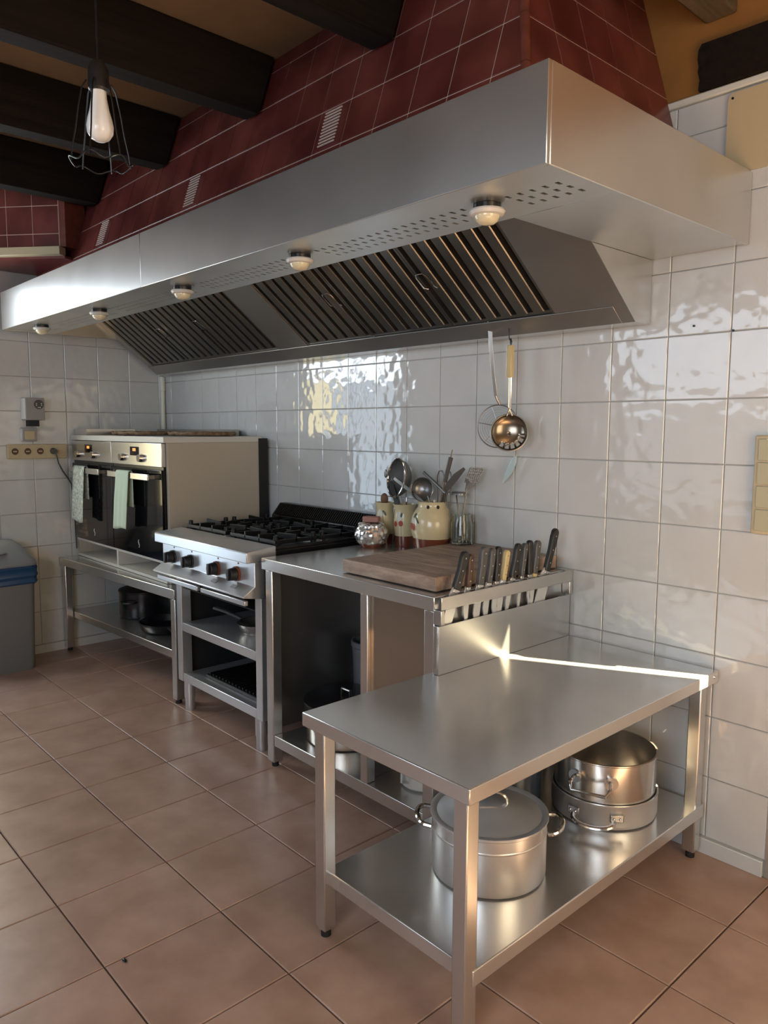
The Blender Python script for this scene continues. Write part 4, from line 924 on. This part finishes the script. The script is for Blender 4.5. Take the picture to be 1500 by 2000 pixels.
# ================================================================== OVEN CABINET AND OVENS
ZB = 0.5805
oc = thing('oven_cabinet', 'beige and white cabinet housing two ovens on the bench', 'cabinet', (0.56, -0.32, ZB))
B(-0.045, 1.172, -0.622, -0.050, 1.286, 1.316).build('top_board', M_WHITE, oc, bevel=0.002)
B(1.150, 1.172, -0.600, -0.050, ZB, 1.2855).build('side_panel', M_BEIGE, oc, bevel=0.001)
B(-0.045, -0.034, -0.600, -0.050, ZB, 1.2855).build('side_panel', M_BEIGE, oc)
B(1.1725, 1.176, -0.075, -0.020, ZB, 1.306).build('gap_shade_strip', M_DARK, oc)  # dark strip standing in for the shadowed gap behind the side panel
B(-0.045, 1.172, -0.049, -0.040, ZB, 1.306).build('back_panel', M_DARK, oc)
B(-0.033, 1.149, -0.610, -0.051, ZB, 0.596).build('bottom_board', M_WHITE, oc, bevel=0.001)
B(-0.033, 1.149, -0.610, -0.051, 0.679, 0.692).build('shelf_board', M_WHITE, oc, bevel=0.001)
B(0.545, 0.565, -0.610, -0.051, 0.5962, 0.6788).build('divider', M_WHITE, oc, bevel=0.001)
def oven(x0, x1, label, handle_x, knobs, disp):
    o = thing('built_in_oven', label, 'oven', ((x0+x1)/2, -0.33, 0.6925), 'two built-in ovens')
    B(x0+0.006, x1-0.006, -0.598, -0.06, 0.694, 1.282).build('oven_body', M_DARK, o)
    cp = B(x0, x1, -0.622, -0.5985, 1.166, 1.2835).build('control_panel', M_STEEL, o, bevel=0.002)
    dp = B(disp-0.052, disp+0.052, -0.6235, -0.6215, 1.216, 1.262).build('display', M_BLKGLASS, cp)
    B(disp-0.018, disp+0.018, -0.6242, -0.6234, 1.239, 1.254).build('lit_clock', M_ORANGE, dp)
    for kx in knobs: MB().cyl((kx,-0.622,1.205), (kx,-0.645,1.205), 0.0215, 0.019, 24).build('knob', M_CHROME, cp)
    dr = B(x0+0.002, x1-0.002, -0.624, -0.5985, 0.6955, 1.150).build('door', M_BLKGLASS, o, bevel=0.002)
    B(x0+0.002, x1-0.002, -0.612, -0.5985, 1.1505, 1.1655).build('vent_gap', M_BLACK, o)
    B(handle_x[0], handle_x[1], -0.672, -0.660, 1.098, 1.130).build('door_handle', M_STEEL, dr, bevel=0.003)
    for hx in (handle_x[0]+0.02, handle_x[1]-0.035): B(hx, hx+0.015, -0.660, -0.624, 1.105, 1.123).build('handle_bracket', M_DKSTEEL, dr)
    cx = (x0+x1)/2+0.02
    pts = [(cx+0.006*math.sin(t_*PI/5)*(1 if t_ < 5 else 1), -0.6247, 0.735+0.004*t_) for t_ in range(11)]
    MB().tube(pts, 0.0022, 6).build('emblem', M_LABEL, dr)
    return o
oven(-0.030, 0.5440, 'left built-in oven with black glass door beside the far wall', (0.035, 0.475), (0.083, 0.315), 0.224)
oven(0.5470, 1.1480, 'right built-in oven with black glass door next to the stove', (0.600, 1.090), (0.703, 0.930), 0.842)
def towel(x0, x1, shift, z0, mat, label, seed):
    random.seed(seed); m = MB(); nu, nv = 14, 26; vs = []; fs = []
    path = [(-0.6535, 0.95), (-0.6540, 1.05), (-0.6545, 1.110)] + [(-0.666-0.0115*math.cos(a)*-1 if False else -0.666+0.0115*math.cos(a), 1.131+0.010*math.sin(a)) for a in (0.3, 1.2, 2.2, 3.0)]
    n_f = 16
    path += [(-0.6790, 1.120 - (1.120-z0)*k/n_f) for k in range(n_f+1)]
    for j, (y, z) in enumerate(path):
        fall = max(0.0, (1.12-z)/(1.12-z0)) if j > 6 else 0
        for i in range(nu+1):
            s = i/nu; wv = 0.0055*math.sin(s*9+seed)*min(1, fall*2) if j > 6 else 0
            vs.append((x0+(x1-x0)*s + shift*fall, y - abs(wv) - 0.003*fall, z + (0.006*math.sin(s*5+seed) if j == len(path)-1 else 0)))
    for j in range(len(path)-1):
        for i in range(nu): fs.append((j*(nu+1)+i, j*(nu+1)+i+1, (j+1)*(nu+1)+i+1, (j+1)*(nu+1)+i))
    o = m.add(vs, fs).build('tea_towel', mat, origin=((x0+x1)/2, -0.67, 1.13), angle=80)
    s = o.modifiers.new('solid', 'SOLIDIFY'); s.thickness = 0.0025; s.offset = 1.0
    tag(o, label, 'towel', 'tea towels on the oven doors')
towel(0.128, 0.290, -0.035, 0.815, M_TOWELP, 'flowered tea towel hanging on the left oven door', 1)
towel(0.730, 0.885, -0.040, 0.830, M_TOWELG, 'plain pale green tea towel hanging on the right oven door', 4)
# things on top of the cabinet
def mat_round(cx, cy, z, rx_, ry_, label):
    t = thing('wicker_mat', label, 'mat', (cx, cy, z), 'wicker mats')
    MB().lathe(cx, cy, [(0.0005,z),(1.0,z),(1.0,z+0.008),(0.0005,z+0.008)], 36, rx_*0.95, ry_*0.95).build('woven_base', M_WICKER, t)
    for k, s in enumerate((1.0, 0.86, 0.72, 0.58)):
        p = [(cx+rx_*s*math.cos(a), cy+ry_*s*math.sin(a), z+0.010+0.0035*math.sin(a*11+k)) for a in [2*PI*i/56 for i in range(56)]]
        MB().tube(p, 0.0085, 6, True).build('braid', M_WICKER, t)
mat_round(0.42, -0.36, 1.3205, 0.23, 0.17, 'brown woven wicker mat on the left half of the oven cabinet')
mat_round(0.88, -0.25, 1.3205, 0.22, 0.16, 'brown woven wicker mat on the right half of the oven cabinet')
B_ = thing('steel_tray', 'small stainless tray on the far left of the oven cabinet', 'tray', (0.065, -0.45, 1.3165))
for a in ((-0.035,0.150,-0.600,-0.596),(-0.035,0.150,-0.304,-0.300),(-0.035,-0.031,-0.5955,-0.3045),(0.146,0.150,-0.5955,-0.3045)): B(*a, 1.3165, 1.352).build('tray_wall', M_STEEL, B_)
B(-0.0305, 0.1455, -0.5955, -0.3045, 1.3165, 1.319).build('tray_floor', M_STEEL, B_)
B_ = thing('steel_tray', 'long flat steel tray at the back of the oven cabinet', 'tray', (0.45, -0.08, 1.3165))
for a in ((0.0,0.90,-0.085,-0.081),(0.0,0.90,-0.030,-0.026),(0.0,0.004,-0.0805,-0.0305),(0.896,0.90,-0.0805,-0.0305)): B(*a, 1.3165, 1.352).build('tray_wall', M_DKSTEEL, B_)

# ================================================================== FAR WALL FITTINGS
vf = thing('speed_controller', 'grey wall control box with round black keypad above the sockets', 'control box', (XB, -0.83, 1.40))
B(XB+0.003, XB+0.085, -0.895, -0.790, 1.402, 1.530).build('case', M_GREYPL, vf, bevel=0.003)
B(XB+0.004, XB+0.082, -0.8975, -0.8955, 1.408, 1.526).build('side_label', M_LABEL, vf)
kp = MB().cyl((XB+0.085,-0.822,1.492), (XB+0.088,-0.822,1.492), 0.027, n=28).build('keypad', M_DIALBLK, vf)
for dy, dz in ((-0.014,0.006),(-0.014,-0.004),(0.014,0.006),(0.014,-0.004),(-0.005,-0.017),(0.005,-0.017)): MB().cyl((XB+0.088,-0.822+dy,1.492+dz), (XB+0.0886,-0.822+dy,1.492+dz), 0.0032, n=10).build('button', M_LABEL, kp)
B(XB+0.003, XB+0.060, -0.872, -0.815, 1.366, 1.4015).build('cable_inlet', M_DARK, vf)
jb = thing('junction_box', 'small pale junction box between the control box and the sockets', 'junction box', (XB, -0.87, 1.28))
B(XB+0.003, XB+0.045, -0.905, -0.826, 1.279, 1.360).build('case', M_GREYPL, jb, bevel=0.004)
B(XB+0.045, XB+0.049, -0.895, -0.840, 1.290, 1.340).build('cover', M_CREAM, jb, bevel=0.002)
B(XB+0.004, XB+0.040, -0.909, -0.9055, 1.283, 1.352).build('side_label', M_LABEL, jb)
ss = thing('socket_strip', 'beige strip of four wall sockets on the far wall', 'socket', (XB, -0.82, 1.17))
B(XB+0.003, XB+0.030, -0.987, -0.653, 1.177, 1.262).build('strip_case', M_CREAM, ss, bevel=0.004)
for y in (-0.948, -0.878, -0.808, -0.735):
    so_ = MB().cyl((XB+0.030,y,1.221),(XB+0.0335,y,1.221),0.026,n=24).build('socket', M_CREAM, ss)
    MB().cyl((XB+0.0336,y,1.221),(XB+0.0342,y,1.221),0.019,n=24).build('socket_recess', M_DKWOOD, so_)
    B(XB+0.0343, XB+0.0352, y-0.010, y+0.010, 1.2175, 1.2245).build('pin_holes', M_CREAM, so_)
pg = thing('power_plug', 'grey plug with cable in the rightmost socket', 'plug', (XB+0.035, -0.735, 1.22))
MB().cyl((XB+0.0355,-0.735,1.221),(XB+0.070,-0.735,1.219),0.019,0.014,16).build('plug_body', M_CORD, pg)
MB().tube([(XB+0.066,-0.733,1.214),(XB+0.072,-0.728,1.190),(XB+0.066,-0.718,1.15),(XB+0.052,-0.69,1.10),(XB+0.040,-0.66,1.06),(XB+0.030,-0.635,1.02),(XB+0.024,-0.620,0.90),(XB+0.022,-0.615,0.62)], 0.0045, 8).build('cable', M_CORD, pg)
cd = thing('corner_conduit', 'white vertical conduit in the corner below the hood', 'conduit', (XB+0.025, -0.025, 0.1))
MB().cyl((XB+0.022,-0.022,0.06),(XB+0.022,-0.022,1.60),0.016,n=16).build('pipe', M_WPATCH, cd)
MB().cyl((XB+0.022,-0.022,1.6005),(XB+0.022,-0.022,1.69),0.019,n=16).build('sleeve', M_WPATCH, cd)
# waste bin
wbn = thing('waste_bin', 'grey plastic waste bin with lid and blue bag by the far wall', 'bin', (0.105, -1.15, 0.0))
def rrect(x0, x1, y0, y1, r, z, n=5):
    p = []
    for cx, cy, a0 in ((x1-r,y1-r,0),(x0+r,y1-r,PI/2),(x0+r,y0+r,PI),(x1-r,y0+r,1.5*PI)):
        for k in range(n+1): a = a0+PI/2*k/n; p.append((cx+r*math.cos(a), cy+r*math.sin(a), z))
    return p
def loft(rings, cap=(True, True)):
    m = MB(); n = len(rings[0]); vs = [q for r in rings for q in r]; fs = []
    for i in range(len(rings)-1):
        for k in range(n): fs.append((i*n+k, i*n+(k+1)%n, (i+1)*n+(k+1)%n, (i+1)*n+k))
    if cap[0]: fs.append(tuple(range(n-1,-1,-1)))
    if cap[1]: fs.append(tuple(range((len(rings)-1)*n, len(rings)*n)))
    return m.add(vs, fs)
loft([rrect(-0.020,0.228,-1.330,-0.972,0.03,0.0), rrect(-0.024,0.232,-1.336,-0.965,0.03,0.02), rrect(-0.036,0.244,-1.350,-0.950,0.035,0.560)]).build('tub', M_BINGREY, wbn, angle=30)
random.seed(3)
rg = []
for z, g_ in ((0.492,0.008),(0.500,0.013),(0.520,0.008),(0.540,0.015),(0.560,0.010),(0.585,0.013),(0.594,0.006)):
    rg.append([(x+random.uniform(-.0025,.0025), y+random.uniform(-.0025,.0025), z_+random.uniform(-.004,.004)+0.006*math.sin(9*y+20*x)) for x, y, z_ in rrect(-0.036-g_*0.3,0.244+g_,-1.350-g_,-0.950+g_,0.035,z,6)])
loft(rg, (False, False)).build('bin_bag', M_BAG, wbn, angle=20)
ldz = loft([rrect(-0.040,0.258,-1.362,-0.938,0.04,0.597), rrect(-0.040,0.260,-1.364,-0.936,0.04,0.607), rrect(-0.040,0.252,-1.358,-0.944,0.04,0.624), rrect(-0.036,0.240,-1.345,-0.956,0.05,0.640), rrect(-0.030,0.170,-1.315,-0.985,0.06,0.700), rrect(-0.020,0.110,-1.290,-1.010,0.05,0.722), rrect(-0.010,0.060,-1.25,-1.05,0.03,0.726)]).build('lid', M_BINLID, wbn, angle=30)
MB().ellipsoid((0.205,-1.17,0.672), 0.030, 0.085, 0.010, 20, 8).build('lid_grip', M_BINLID, ldz)

# ================================================================== RIGHT-HAND WALL FITTINGS
sw = thing('switch_panel', 'cream switch panel at the right edge of the tiled wall', 'switch', (3.77, -0.005, 1.05))
B(3.728, 3.812, -0.022, -0.0035, 1.054, 1.344).build('frame', M_CREAM, sw, bevel=0.004)
for k in range(4): B(3.740, 3.805, -0.027, -0.0222, 1.064+k*0.069, 1.127+k*0.069).build('switch_module', M_GREENBOX, sw, bevel=0.002)
cp = thing('cover_plate', 'blank cream cover plate with rounded corners above the hood', 'plate', (3.70, -0.005, 2.11))
m = MB(); m.prism([(x, -0.010, z) for x, z, _ in [(q[0], q[1], 0) for q in rrect(3.592,3.815,2.108,2.338,0.02,0)]], (0,0.0065,0)); m.build('plate', M_CREAM, cp)
MB().cyl((3.606,-0.0102,2.322),(3.606,-0.012,2.322),0.0035,n=10).build('screw', M_BLACK, cp)
for x, z in ((3.518,1.68),(3.640,1.655)):
    tag(MB().cyl((x,-0.0025,z),(x,-0.006,z),0.0035,n=10).build('wall_plug', M_BLACK, origin=(x,-0.003,z)), 'tiny black wall plug in the tile joint, %s of two' % ('left' if x < 3.6 else 'right'), 'wall plug', 'wall plugs')

# ================================================================== PENDANT LAMP
px, py = 2.89, -1.60
pl = thing('pendant_lamp', 'black wire cage pendant lamp with white bulb', 'lamp', (px, py, 1.95))
MB().cyl((px,py,2.17),(px,py,2.7265),0.003,n=8).build('cord', M_BLACK, pl)
MB().lathe(px, py, [(0.0005,2.172),(0.010,2.170),(0.018,2.162),(0.0225,2.150),(0.0225,2.110),(0.019,2.106),(0.0005,2.106)], 24).build('socket', M_BLKPLASTIC, pl)
MB().lathe(px, py, [(0.016,2.1055),(0.017,2.090),(0.0215,2.065),(0.027,2.045),(0.0295,2.030),(0.028,2.016),(0.020,2.004),(0.010,1.999),(0.0005,1.998)], 28).build('bulb', M_BULB, pl)
MB().tube(ring_pts((px,py,2.125), 0.026, (0,0,1), 24), 0.0022, 6, True).build('collar_ring', M_BLACK, pl)
MB().tube(ring_pts((px,py,2.018), 0.052, (0,0,1), 36), 0.0020, 6, True).build('middle_ring', M_BLACK, pl)
MB().tube([(px+(0.064+0.004*math.sin(6*a))*math.cos(a), py+(0.064+0.004*math.sin(6*a))*math.sin(a), 1.952+0.006*math.sin(6*a)) for a in [2*PI*i/48 for i in range(48)]], 0.0017, 6, True).build('lower_ring', M_BLACK, pl)
for k in range(6):
    a = 2*PI*k/6+0.3; c_, s_ = math.cos(a), math.sin(a)
    MB().tube([(px+0.026*c_,py+0.026*s_,2.125),(px+0.036*c_,py+0.036*s_,2.108),(px+0.045*c_,py+0.045*s_,2.065),(px+0.052*c_,py+0.052*s_,2.018),(px+0.060*c_,py+0.060*s_,1.98),(px+0.064*c_,py+0.064*s_,1.950)], 0.0018, 6).build('cage_wire', M_BLACK, pl)

tag(MB().ellipsoid((2.863,-1.602,0.002), 0.011, 0.005, 0.003, 10, 6).build('dark_crumb', M_BLACK, origin=(2.863,-1.602,0.0)), 'small dark crumb lying on a floor tile', 'crumb')
# ------ frames for the two added sun openings in the long wall, right of the picture
for n_, x0, x1, z0, z1 in ((2, XE, 4.15, 0.66, 1.76), (3, 5.45, 6.30, 0.55, 1.95)):
    m = MB(); m.box(x1-0.016, x1, 0.088, 0.104, z0+0.016, z1-0.016); m.box(x0, x1, 0.088, 0.104, z0, z0+0.016); m.box(x0, x1, 0.088, 0.104, z1-0.016, z1)
    struct(m.build('window_%d' % n_, M_WHITE))
